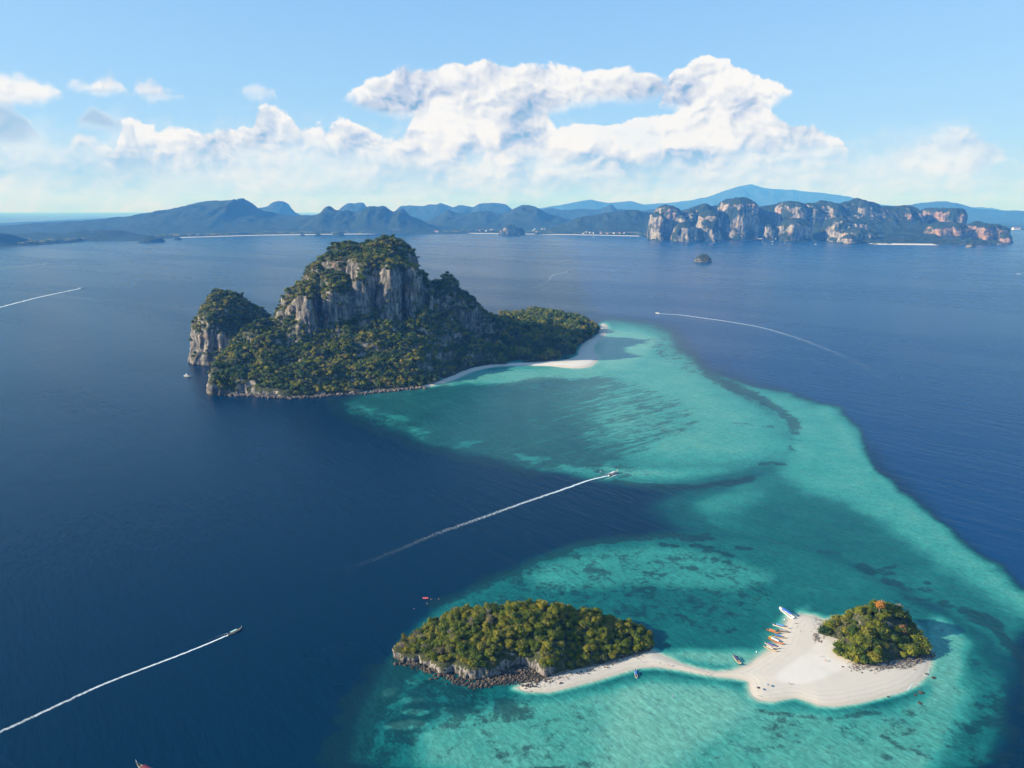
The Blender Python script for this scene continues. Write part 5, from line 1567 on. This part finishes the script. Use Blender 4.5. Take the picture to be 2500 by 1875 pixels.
def longtail(label, hull='hull_wood', trim='orange_paint', canopy='orange_canvas', ribbon='red_paint', L=12.0, group=None, crew=0, length=1.0):
    """long-tail boat, bow towards +X: slim hull with tall raked prow, canopy on posts, engine with long shaft over the stern"""
    t = empty('longtail_boat')
    tag(t, label, 'boat', group)
    xs = [-.5, -.46, -.38, -.2, 0, .2, .34, .43, .48]
    hw = [.62, .82, .98, 1.08, 1.08, .95, .66, .34, .10]
    kz = [.05, -.22, -.32, -.36, -.36, -.30, -.12, .25, .8]
    sz = [.95, .88, .80, .74, .74, .90, 1.18, 1.65, 2.2]
    def ring(i, sc=1.0, dz=0.0, z_in=0):
        x = xs[i] * L; w = hw[i] * sc
        return [(x, -w, sz[i] + dz), (x, -w * .88, (sz[i] + kz[i]) / 2 + z_in), (x, -w * .45, kz[i] + .05 + z_in), (x, 0, kz[i] + z_in), (x, w * .45, kz[i] + .05 + z_in), (x, w * .88, (sz[i] + kz[i]) / 2 + z_in), (x, w, sz[i] + dz)]
    loft('hull', [ring(i) for i in range(9)], C[hull], t)
    loft('inner_hull', [ring(i, .9, -.02, .12) for i in range(9)], C['deck_wood'], t)
    # painted gunwale
    for sgn in (-1, 1):
        loft('gunwale', [[(xs[i] * L, sgn * hw[i] * .90, sz[i] + .05), (xs[i] * L, sgn * hw[i] * 1.06, sz[i] + .05), (xs[i] * L, sgn * hw[i] * 1.08, sz[i] - .28), (xs[i] * L, sgn * (hw[i] * 1.02), sz[i] - .28)] for i in range(9)], C[trim], t, closed=True, smooth=False)
    boxm('transom', [((-.5 * L, 0, .55), (.1, 1.2, .9))], C[trim], t)
    boxm('deck', [((.33 * L, 0, .95), (L * .14, 1.1, .08)), ((0, 0, .12), (L * .62, 1.5, .06))], C['deck_wood'], t)
    pr = tube('prow', [(.45 * L, 0, 1.2), (.485 * L, 0, 2.1), (.515 * L, 0, 2.9), (.53 * L, 0, 3.5)], [.16, .13, .10, .05], C[trim], t)
    tube('ribbon', [(.492 * L, 0, 2.25), (.50 * L, 0, 2.6), (.51 * L, 0, 2.8)], [.17, .24, .15], C[ribbon], pr, 6)
    # bench planks
    for bx in (-.22, -.12, -.02, .08):
        boxm('bench', [((bx * L, 0, .55), (.35, 1.7, .06))], C['deck_wood'], t)
    # canopy: arched roof on posts
    c0, c1 = -.30 * L, .16 * L
    ar = []
    for x in np.linspace(c0, c1, 5):
        ar.append([(x, 1.15 * math.sin(q), 2.05 + .38 * math.cos(q) - .25) for q in np.linspace(-1.25, 1.25, 7)] + [(x, 1.10 * math.sin(q), 2.0 + .38 * math.cos(q) - .25) for q in np.linspace(1.25, -1.25, 7)])
    cp = loft('canopy', ar, C[canopy], t, closed=True)
    for x in (c0 + .1, (c0 + c1) / 2, c1 - .1):
        for sgn in (-1, 1):
            tube('post', [(x, sgn * .95, .75), (x, sgn * 1.02, 1.95)], .035, C['deck_wood'], t, 4)
    e = boxm('engine', [((-.44 * L, 0, 1.25), (.75, .5, .45)), ((-.41 * L, 0, 1.55), (.3, .35, .2)), ((-.46 * L, 0, .98), (.2, .2, .3))], C['engine_metal'], t)
    tube('shaft', [(-.42 * L, 0, 1.25), (-.55 * L, .1, .85), (-.78 * L, .25, -.1)], .05, C['engine_metal'], e)
    tube('tiller', [(-.42 * L, 0, 1.3), (-.34 * L, -.1, 1.5)], .03, C['engine_metal'], e, 4)
    return t
def speedboat(label, canopy='blue_canvas', L=13.0, group=None):
    t = empty('speedboat')
    tag(t, label, 'boat', group)
    xs = [-.5, -.4, -.2, 0, .2, .34, .44, .5]
    hw = [1.35, 1.45, 1.5, 1.5, 1.35, .98, .5, .06]
    kz = [-.25, -.3, -.35, -.35, -.3, -.1, .3, .9]
    sz = [1.05, 1.05, 1.1, 1.2, 1.35, 1.5, 1.62, 1.7]
    loft('hull', [[(xs[i] * L, -hw[i], sz[i]), (xs[i] * L, -hw[i] * .92, sz[i] * .45), (xs[i] * L, -hw[i] * .5, kz[i] + .1), (xs[i] * L, 0, kz[i]), (xs[i] * L, hw[i] * .5, kz[i] + .1), (xs[i] * L, hw[i] * .92, sz[i] * .45), (xs[i] * L, hw[i], sz[i])] for i in range(8)], C['white_paint'], t)
    loft('deck', [[(xs[i] * L, -hw[i] * .97, sz[i] - (.45 if i < 5 else .05)), (xs[i] * L, hw[i] * .97, sz[i] - (.45 if i < 5 else .05))] for i in range(8)], C['white_paint'], t, smooth=False)
    boxm('transom', [((-.5 * L, 0, .45), (.1, 2.6, 1.3))], C['white_paint'], t)
    for bx in (-.32, -.2, -.08, .04):
        boxm('seat', [((bx * L, .95, .85), (.9, .6, .4)), ((bx * L, -.95, .85), (.9, .6, .4))], C['cream_paint'], t)
    boxm('windscreen', [((.21 * L, 0, 1.75), (.08, 2.3, .8), -.5, 'Y')], C['glass_dark'], t)
    ar = [[(x, 1.35 * math.sin(q), 2.75 + .35 * math.cos(q) - .2) for q in np.linspace(-1.3, 1.3, 7)] + [(x, 1.32 * math.sin(q), 2.68 + .35 * math.cos(q) - .2) for q in np.linspace(1.3, -1.3, 7)] for x in np.linspace(-.38 * L, .22 * L, 5)]
    loft('canopy', ar, C[canopy], t, closed=True)
    for x in (-.36 * L, -.08 * L, .18 * L):
        for sgn in (-1, 1):
            tube('post', [(x, sgn * 1.28, 1.0), (x, sgn * 1.25, 2.6)], .04, C['white_paint'], t, 4)
    tube('bow_rail', [(.22 * L, -1.2, 1.9), (.36 * L, -.85, 2.05), (.47 * L, -.2, 2.15), (.47 * L, .2, 2.15), (.36 * L, .85, 2.05), (.22 * L, 1.2, 1.9)], .03, C['white_paint'], t, 4)
    for sy in (-.75, 0, .75):
        e = boxm('outboard_motor', [((-.53 * L, sy, 1.15), (.75, .42, .55)), ((-.54 * L, sy, .3), (.3, .14, 1.3))], C['white_paint'], t)
    return t
def at_px(o, stern, bow, L, z=0.0, fit=True):
    a, b = ground(*stern, z + 0.6), ground(*bow, z + 0.6)
    cx, cyv = (a[0] + b[0]) / 2, (a[1] + b[1]) / 2
    dx, dy = b[0] - a[0], b[1] - a[1]
    o.location = (cx, cyv, z)
    o.rotation_euler = (0, 0, math.atan2(dy, dx))
    if fit:
        k = math.hypot(dx, dy) / L
        k = max(0.75, min(1.35, k))
        o.scale = (k, k, k)
    return o
g = None
bx = longtail('beached longtail with plain blue canopy, farthest up the moored row', 'cream_paint', 'white_paint', 'sky_canvas', 'cloth_white')
at_px(bx, (1887, 1524), (1927, 1535), 12)
at_px(longtail('bright orange longtail with orange canopy, outermost of the moored row', 'hull_wood', 'orange_paint', 'orange_canvas', 'red_paint'), (1872, 1536), (1904, 1547), 12)
at_px(longtail('dark longtail with grey canopy tucked behind the bright orange boat', 'dark_hull', 'hull_wood', 'grey_canvas', 'cloth_white'), (1897, 1537), (1929, 1545), 12)
at_px(longtail('longtail with deep blue canopy next to the yellow-sterned orange boat', 'hull_wood', 'cream_paint', 'blue_canvas', 'cloth_white'), (1884, 1551), (1920, 1559), 12)
yb = at_px(longtail('orange longtail with white canopy and yellow stern cover', 'hull_wood', 'orange_paint', 'white_canvas', 'yellow_paint'), (1876, 1557), (1914, 1575), 12)
boxm('stern_cover', [((-4.6, 0, 1.9), (2.2, 1.7, .12))], C['yellow_paint'], yb)
at_px(longtail('longtail with purple canopy, paired with the cream-roofed boat', 'dark_hull', 'white_paint', 'purple_canvas', 'red_paint'), (1868, 1569), (1902, 1585), 12)
at_px(longtail('cream-roofed pale longtail, nearest the spit in the moored row', 'hull_wood', 'cream_paint', 'cream_paint', 'red_paint'), (1865, 1577), (1899, 1592), 12)
at_px(longtail('lone longtail with dark navy canopy off the inner curve of the sandbar', 'dark_hull', 'cream_paint', 'navy_canvas', 'cloth_white'), (1791, 1600), (1809, 1624), 12)
at_px(longtail('blue-roofed longtail nosed onto the beach below the long wooded islet', 'dark_hull', 'white_paint', 'blue_canvas', 'cloth_white'), (1554, 1654), (1551, 1633), 12)
at_px(speedboat('white speedboat with blue canopy anchored at the sandbar corner'), (1936, 1509), (1902, 1485), 13)
MOV1 = at_px(longtail('longtail with pale mint canopy under way, trailing a straight wake across the dark bay', 'green_paint', 'cream_paint', 'mint_canvas', 'cloth_white', 13), (556, 1550), (590, 1534), 13)
MOV2 = at_px(longtail('longtail under way throwing spray towards the pale ridge', 'red_paint', 'white_paint', 'white_canvas', 'cloth_white', 13), (1486, 1161), (1507, 1152), 13)
at_px(longtail('maroon-roofed longtail cut off by the lower edge of the photo', 'hull_wood', 'cream_paint', 'maroon_canvas', 'cloth_white', 13), (380, 1892), (334, 1868), 13)
MOV3 = at_px(speedboat('white speedboat turning wide round the reef with a long curved wake', 'white_canvas', 15), (1611, 765.5), (1599, 764), 15)
MOV3.scale = (1.0, 1.0, 1.0)

def work_boat():
    t = empty('dive_boat')
    tag(t, 'white two-deck dive boat moored beside the sheer rock islet', 'boat')
    xs = [-.5, -.3, 0, .3, .44, .5]; hw = [1.7, 2.1, 2.2, 1.8, .9, .1]; sz = [1.5, 1.4, 1.5, 1.9, 2.4, 2.7]; kz = [-.5, -.6, -.7, -.6, 0, .8]
    L = 16
    loft('hull', [[(xs[i] * L, -hw[i], sz[i]), (xs[i] * L, -hw[i] * .8, kz[i] * .5), (xs[i] * L, 0, kz[i]), (xs[i] * L, hw[i] * .8, kz[i] * .5), (xs[i] * L, hw[i], sz[i])] for i in range(6)], C['white_paint'], t)
    loft('deck', [[(xs[i] * L, -hw[i] * .95, sz[i] - .3), (xs[i] * L, hw[i] * .95, sz[i] - .3)] for i in range(6)], C['deck_wood'], t)
    cb = boxm('cabin', [((.5, 0, 2.4), (6.5, 2.9, 2.2)), ((2.4, 0, 4.1), (2.6, 2.4, 1.6))], C['white_paint'], t)
    boxm('window', [((.5, 0, 2.7), (5.6, 2.94, .7)), ((2.4, 0, 4.3), (2.64, 2.2, .6))], C['glass_dark'], cb)
    boxm('upper_deck', [((-2.4, 0, 3.7), (7.5, 3.4, .14))], C['navy_canvas'], t)
    for x in (-5.9, -3.2):
        for s in (-1, 1):
            tube('post', [(x, s * 1.5, 1.2), (x, s * 1.5, 3.65)], .06, C['white_paint'], t, 4)
    tube('mast', [(2.2, 0, 4.8), (2.2, 0, 7.0)], .07, C['white_paint'], t, 4)
    return t
wb = work_boat()
at_px(wb, (469, 919), (448, 918), 16, fit=False)

def catamaran(label, group, L=24):
    t = empty('sailing_catamaran')
    tag(t, label, 'boat', group)
    for s in (-1, 1):
        loft('hull', [[(x * L, s * 3.4 - w, 1.8), (x * L, s * 3.4 - w * .5, -.4), (x * L, s * 3.4 + w * .5, -.4), (x * L, s * 3.4 + w, 1.8)] for x, w in ((-.5, .7), (-.2, 1.0), (.2, .95), (.5, .15))], C['white_paint'], t)
    boxm('deck', [((-1, 0, 1.9), (15, 7.2, .4))], C['white_paint'], t)
    boxm('cabin', [((-1, 0, 2.8), (8, 5, 1.4))], C['white_paint'], t)
    tube('mast', [(2, 0, 2), (2, 0, 30)], [.5, .25], C['white_paint'], t, 5)
    tube('boom', [(2, 0, 4.5), (-7, 0, 4.5)], .3, C['white_canvas'], t, 5)
    return t
gp = 'white boats moored below the cliffs'
for (px, py), lb, rz in (((1743, 592), 'white sailing boat alone off the first cliff foot', .3), ((1862, 591), 'white mast boat at the end of the moored group below the cliffs', 1.2), ((1886, 590), 'white boat farther in of the pair below the cream cliff', .1), ((1886, 596), 'white boat farther out of the pair below the cream cliff', .2), ((1916, 593), 'tall-masted white boat below the cream cliff', .2), ((1991, 597), 'low white boat moored off the front rock', 2.8),
                       ((1274, 579), 'white boat off the far beach near the brownish islet', .4), ((1050, 578), 'white boat alone in the far bay', .2), ((1450, 579), 'white boat off the far town beach', .5)):
    c_ = catamaran(lb, gp)
    x, y = ground(px, py)
    c_.location = (x, y, 0); c_.rotation_euler = (0, 0, rz)
for (px, py), lb in (((2486, 669), 'small white speedboat far out at the edge of open water'), ((1387, 663), 'tiny speedboat crossing open water behind the wooded spit'), ((197, 704), 'small speedboat heading out at the end of a white wake in the bay'), ((111, 645), 'distant speedboat with a thin wake in the upper bay')):
    sb = speedboat(lb, 'white_canvas', 15)
    x, y = ground(px, py); sb.location = (x, y, 0); sb.rotation_euler = (0, 0, .35); sb.scale = (1.3,) * 3

# ------------------------------------------------------------------ foam
def mat_foam():
    m, t, b, out = new_mat('foam')
    at = t.node('ShaderNodeAttribute', attribute_type='GEOMETRY', attribute_name='foam')
    sep = t.node('ShaderNodeSeparateColor'); t.put(sep.inputs[0], at.outputs['Color'])
    n = t.noise(pos(t), 1 / 2.4, 5, 0.75)
    a = t.math('MULTIPLY', t.sstep(t.math('ADD', n, t.math('MULTIPLY', sep.outputs[0], 0.55)), 0.50, 0.94), sep.outputs[1])
    b.inputs['Base Color'].default_value = (0.75, 0.86, 0.90, 1)
    b.inputs['Roughness'].default_value = 0.9
    t.put(b.inputs['Alpha'], a)
    return m
M['foam'] = mat_foam()
def wake(label, pts_px, w0, w1, a0, a1, lift=0.12, nseg=120, side=True, parts=1):
    """ribbon of churned foam along a path that starts at the boat; dense near it, thin at the far end"""
    g = [ground(*q) for q in pts_px]
    # Catmull resample
    P_ = [np.array(q) for q in g]
    P_ = [2 * P_[0] - P_[1]] + P_ + [2 * P_[-1] - P_[-2]]
    path = []
    for i in range(1, len(P_) - 2):
        for t in np.linspace(0, 1, max(6, nseg // (len(P_) - 3)), endpoint=(i == len(P_) - 3)):
            a, b, c, d = P_[i - 1:i + 3]
            path.append(0.5 * ((2 * b) + (-a + c) * t + (2 * a - 5 * b + 4 * c - d) * t * t + (-a + 3 * b - 3 * c + d) * t ** 3))
    path = np.array(path)
    T_ = np.gradient(path, axis=0); T_ /= np.linalg.norm(T_, axis=1)[:, None]
    N_ = np.stack([-T_[:, 1], T_[:, 0]], 1)
    n = len(path)
    v, col, f = [], [], []
    rowc = [(-1, 0), (-.45, .8), (0, 1), (.45, .8), (1, 0)]
    for i in range(n):
        t = i / (n - 1)
        w = w0 + (w1 - w0) * t
        jig = (vnoise(np.array([i * .9]), np.array([3.3]))[0] - .5) * w * .5
        for e, c in rowc:
            q = path[i] + N_[i] * (e * w + jig)
            v.append((q[0], q[1], lift))
            fade = min(1.0, (1 - t) / 0.8) ** 0.8 if a1 < .5 else 1.0
            lv = (a0 + (a1 - a0) * t ** 0.6) * fade
            col.append((c * lv, min(1.0, lv * 1.05) * (1 if c else 0), 0, 1))
        if i:
            for k in range(4):
                a = (i - 1) * 5 + k
                f.append((a, a + 1, a + 6, a + 5))
    me = bpy.data.meshes.new('foam_wake')
    me.from_pydata(v, [], f)
    ca = me.attributes.new('foam', 'FLOAT_COLOR', 'POINT')
    ca.data.foreach_set('color', np.array(col, np.float32).ravel())
    o = link('foam_wake', me, None, [M['foam']])
    tag(o, label, None, None, 'stuff')
wake('straight white wake behind the mint-roofed longtail', [(556, 1551), (480, 1583), (380, 1622), (250, 1672), (120, 1732), (0, 1787), (-80, 1824)], .9, 2.1, 1.0, .5)
wake('broken spray beside the mint-roofed longtail', [(574, 1545), (560, 1550), (530, 1560), (505, 1578)], .6, 1.2, .9, .1, .18, 40)
wake('spray on the far side of the mint-roofed longtail', [(556, 1546), (530, 1555), (500, 1568), (480, 1572)], .5, 1.0, .6, .1, .18, 40)
wake('long fading wake behind the longtail heading for the pale ridge', [(1487, 1161), (1440, 1172), (1400, 1186), (1340, 1207), (1250, 1238), (1180, 1263), (1110, 1288), (1060, 1306), (960, 1347), (860, 1387), (780, 1420)], 1.5, 5.5, .95, .49)
wake('spray beside the longtail heading for the pale ridge', [(1508, 1158), (1495, 1163), (1480, 1170), (1450, 1178), (1430, 1182)], 1.2, 2.2, 1.0, .15, .18, 40)
wake('spray on the far side of the longtail heading for the pale ridge', [(1500, 1152), (1485, 1156), (1470, 1160), (1450, 1165), (1430, 1170)], 1.0, 2.0, .9, .15, .18, 40)
wake('curved wake of the speedboat rounding the reef', [(1612, 766), (1660, 769), (1720, 777), (1790, 787), (1860, 800), (1930, 820), (2000, 845), (2080, 880), (2160, 925), (2240, 975)], 3.2, 14.0, .9, .45)
wake('thin far wake crossing the upper bay', [(197, 704), (160, 712), (90, 727), (0, 750), (-60, 762)], 5.0, 8.0, 1.0, .7)
wake('hairline wake near the top of the bay', [(111, 645), (60, 650), (0, 657)], 5.0, 6.0, .8, .5)
wake('faint wake behind the wooded spit', [(1387, 664), (1352, 671), (1335, 690), (1300, 706), (1260, 730)], 4.0, 9.0, .6, .3)
wake('short wake at the edge of open water', [(2486, 670), (2500, 664)], 6.0, 6.0, .8, .4)
wake('lines of small surf on the seaward rim of the sandbar', [(2240, 1636), (2262, 1650), (2268, 1634)], .6, .5, .9, .5, .2, 30)
wake('small surf curling along the outer edge of the sand lobe', [(2252, 1626), (2238, 1640), (2230, 1654), (2228, 1668), (2216, 1686)], .5, .7, .9, .6, .2, 40)
wake('small surf along the lower edge of the sand lobe', [(2180, 1694), (2150, 1704), (2120, 1710)], .3, .3, .7, .3, .2, 40)

# ------------------------------------------------------------------ people and small things
def person_mesh(name, pose, mat_top, mat_bot):
    J = {'stand': dict(h=(0, 0, 1.62), n=(0, 0, 1.42), c=(0, 0, 1.25), p=(0, 0, .95), la=[(.2, 0, 1.38), (.28, .03, 1.1), (.3, .08, .85)], ra=[(-.2, 0, 1.38), (-.28, .03, 1.1), (-.28, .1, .86)], ll=[(.1, 0, .9), (.12, .03, .5), (.13, 0, .05), (.13, .14, .03)], rl=[(-.1, 0, .9), (-.12, .05, .5), (-.13, -.04, .05), (-.13, .1, .03)]),
         'walk': dict(h=(0, .05, 1.62), n=(0, .02, 1.42), c=(0, 0, 1.25), p=(0, 0, .95), la=[(.2, 0, 1.38), (.26, .16, 1.12), (.25, .32, .98)], ra=[(-.2, 0, 1.38), (-.26, -.14, 1.12), (-.26, -.2, .86)], ll=[(.1, 0, .9), (.11, .22, .52), (.11, .26, .06), (.11, .4, .05)], rl=[(-.1, 0, .9), (-.11, -.08, .5), (-.11, -.34, .12), (-.11, -.26, .03)]),
         'sit': dict(h=(0, -.05, .82), n=(0, -.05, .62), c=(0, -.03, .45), p=(0, 0, .14), la=[(.2, -.03, .58), (.28, -.12, .33), (.28, -.2, .1)], ra=[(-.2, -.03, .58), (-.28, .1, .36), (-.2, .3, .34)], ll=[(.1, .05, .13), (.14, .42, .36), (.14, .62, .06), (.14, .74, .05)], rl=[(-.1, .05, .13), (-.14, .45, .12), (-.15, .85, .07), (-.15, .9, .15)]),
         'swim': dict(h=(0, .62, .06), n=(0, .45, .02), c=(0, .28, .0), p=(0, -.05, -.02), la=[(.2, .42, .0), (.35, .62, .02), (.3, .85, .04)], ra=[(-.2, .42, .0), (-.42, .3, .0), (-.5, .1, -.02)], ll=[(.1, -.1, -.04), (.14, -.5, -.06), (.12, -.9, -.02), (.12, -1.0, .0)], rl=[(-.1, -.1, -.04), (-.2, -.5, -.1), (-.2, -.85, -.05), (-.2, -.95, -.02)])}[pose]
    v, e, r = [], [], []
    def add(p, rad, par=None):
        v.append(p); r.append(rad)
        if par is not None: e.append((par, len(v) - 1))
        return len(v) - 1
    p = add(J['p'], .15); c = add(J['c'], .16, p); n = add(J['n'], .07, c)
    hd = np.array(J['h']); nk = np.array(J['n']); d = (hd - nk) / np.linalg.norm(hd - nk)
    a = add(tuple(nk + d * .10), .085, n); add(tuple(nk + d * .22), .105, a)
    for arm in ('la', 'ra'):
        k = c
        for q, rd in zip(J[arm], (.065, .048, .038)): k = add(q, rd, k)
    for leg in ('ll', 'rl'):
        k = p
        for q, rd in zip(J[leg], (.10, .07, .045, .035)): k = add(q, rd, k)
    me = bpy.data.meshes.new(name)
    me.from_pydata(v, e, [])
    o = bpy.data.objects.new(name, me); COL.objects.link(o)
    m = o.modifiers.new('s', 'SKIN')
    for i, q in enumerate(me.skin_vertices[0].data):
        q.radius = (r[i], r[i]); q.use_root = (i == 0)
    s = o.modifiers.new('u', 'SUBSURF'); s.levels = 1; s.render_levels = 1
    dg = bpy.context.evaluated_depsgraph_get()
    out = bpy.data.meshes.new_from_object(o.evaluated_get(dg))
    bpy.data.objects.remove(o)
    out.name = name
    out.materials.clear()
    for q in (C['skin'], mat_top, mat_bot, C['hair']): out.materials.append(q)
    P0, C0, H0 = np.array(J['p']), np.array(J['c']), hd
    for f in out.polygons:
        q = np.array(f.center)
        k = 0
        ax = np.dot(q - P0, C0 - P0) / np.dot(C0 - P0, C0 - P0)
        side = np.linalg.norm((q - P0) - ax * (C0 - P0))
        if -.55 < ax < .25 and side < .3: k = 2
        elif .25 <= ax < 1.35 and side < .24: k = 1
        if np.linalg.norm(q - (nk + d * .26)) < .12: k = 3
        f.material_index = k
    out.shade_smooth()
    return out
PM = [person_mesh('person', 'stand', C['cloth_dark'], C['cloth_blue']), person_mesh('person', 'walk', C['cloth_red'], C['cloth_dark']), person_mesh('person', 'sit', C['cloth_white'], C['cloth_blue']), person_mesh('person', 'swim', C['cloth_white'], C['cloth_dark']), person_mesh('person', 'walk', C['cloth_white'], C['cloth_white']), person_mesh('person', 'stand', C['skin'], C['cloth_dark'])]
def man(px, py, k, label, z=0.7, rz=0.0, group=None):
    x, y = ground(px, py, z)
    o = bpy.data.objects.new('person', PM[k]); COL.objects.link(o)
    o.location = (x, y, z); o.rotation_euler = (0, 0, rz)
    tag(o, label, 'person', group)
    return o
man(1565, 1616, 4, 'person in white walking on the narrow beach beside the dark trees', 1.1, .4)
man(1612, 1622, 0, 'dark-clothed person standing on the neck of the spit', .9)
man(1631, 1625, 1, 'person in red walking the spit beside a companion in dark shorts', .8, 1.2)
man(1634, 1626, 5, 'bare-chested person in dark shorts beside the one in red', .8, 2)
man(1593.5, 1630, 5, 'bare-chested person at the water edge near the blue-roofed boat', .4)
man(1748, 1630, 0, 'dark-clothed person wading inside the curve of the sandbar', -.35)
man(1730, 1645, 0, 'person in dark clothes on the thinnest stretch of the spit', .5, .7)
man(1724.6, 1648, 1, 'person in red just behind the one on the thinnest stretch of the spit', .5, .7)
man(1953.5, 1543, 0, 'person standing on damp sand up from the moored longtails', 1.1)
man(1946, 1532, 5, 'bare-chested person near the driftwood above the moored longtails', 1.0)
man(2014, 1614, 1, 'person in red on the dry white sand of the sandbar', 1.3, 2.2)
man(2016.5, 1615, 5, 'bare-chested companion of the person in red on the dry white sand', 1.3, 1.2)
man(2001.7, 1604, 4, 'person in white crossing the dry white sand', 1.3, 1.2)
man(1926.5, 1671, 0, 'dark-clothed person of the pair low on the dry sand', 1.3)
man(1932, 1670, 2, 'person in white sitting on the sand beside a standing companion', 1.3, 2.0)
man(1853, 1699, 2, 'person sitting alone near the rounded end of the sand lobe', 1.0, 1.0)
def parasol(px, py, label, mat):
    x, y = ground(px, py, 1.2)
    t = empty('parasol', (x, y, 1.0)); tag(t, label, 'parasol')
    tube('pole', [(0, 0, 0), (0, 0, 2.1)], .03, C['deck_wood'], t, 5)
    rings = [[(rr * math.cos(a), rr * math.sin(a), z) for a in np.linspace(0, 2 * PI, 8, endpoint=False)] for rr, z in ((.02, 2.25), (.6, 2.05), (1.15, 1.75))]
    loft('canopy', rings, mat, t, closed=True, smooth=False)
parasol(1851.7, 1684, 'dark parasol on the rounded end of the sand lobe', C['cloth_dark'])
parasol(1873, 1676, 'small grey parasol near the pinched waist of the sandbar', C['grey_canvas'])
def kayak():
    x, y = ground(1039, 1461)
    t = empty('inflatable_raft', (x, y, 0), -.1); tag(t, 'pink and red inflatable boat drifting in dark water behind the long wooded islet', 'boat')
    tube('side_tube', [(2.2 * math.cos(a), .85 * math.sin(a), .28 + .12 * abs(math.cos(a))) for a in np.linspace(0, 2 * PI, 17)], .26, C['pink_rubber'], t, 8)
    boxm('floor', [((0, 0, .15), (3.6, 1.3, .08))], C['red_paint'], t)
    boxm('thwart', [((-.4, 0, .36), (.25, 1.4, .1))], C['cloth_white'], t)
    o = man(1036, 1460, 2, 'person in white sitting up in the pink inflatable', .2, 1.2)
    o.location = (x - .3, y, .2)
kayak()
for q, lb, rz in (((1052.7, 1462.5), 'swimmer just beside the pink inflatable', 1.4), ((1071, 1462.3), 'swimmer farther along from the pink inflatable towards the islet', 1.7), ((1042.5, 1473), 'swimmer straight below the pink inflatable', .4), ((1011, 1486), 'lone swimmer apart from the others in the dark water', 3.0)):
    man(q[0], q[1], 3, lb, .05, rz)
def signboard():
    x, y = ground(1643, 1704)
    t = empty('notice_board', (x, y, -.3), .15); tag(t, 'blank white board on posts standing in the shallows off the spit', 'sign')
    for s in (-.55, .55):
        tube('post', [(s, .03, -.2), (s, .03, 1.7)], .05, C['deck_wood'], t, 6)
    boxm('panel', [((0, 0, 1.75), (1.7, .06, 1.9))], C['white_paint'], t)
signboard()
for q, lb, in (((1915, 1513), 'white mooring buoy between the speedboat and the longtails'), ((1847, 1592), 'white mooring buoy out from the cream-roofed longtail'), ((1466, 1152), 'white marker buoy near the longtail under way')):
    x, y = ground(*q)
    b_ = bpy.data.meshes.new('buoy'); bm = bmesh.new(); bmesh.ops.create_uvsphere(bm, u_segments=10, v_segments=7, radius=.45)
    bmesh.ops.create_cone(bm, segments=6, radius1=.12, radius2=.08, depth=.5, matrix=Matrix.Translation((0, 0, .55))); bm.to_mesh(b_); bm.free()
    tag(link('buoy', b_, None, [C['white_paint']]), lb, 'buoy').location = (x, y, .1)
for q, L_, rz, lb in (((1945, 1522), 3.0, .2, 'long driftwood log on the sand above the moored boats'), ((1965, 1528), 2.0, -.4, 'short driftwood log towards the trees from the longer one'), ((2232, 1629), 2.4, -.3, 'driftwood log at the rocky end of the bushy islet')):
    x, y = ground(*q, 1.1)
    o = tube('driftwood', [(-L_ / 2, 0, .1), (0, .15, .2), (L_ / 2, -.05, .12)], [.16, .2, .09], C['deck_wood']); o.location = (x, y, .95); o.rotation_euler = (0, 0, rz)
    tag(o, lb, 'driftwood')
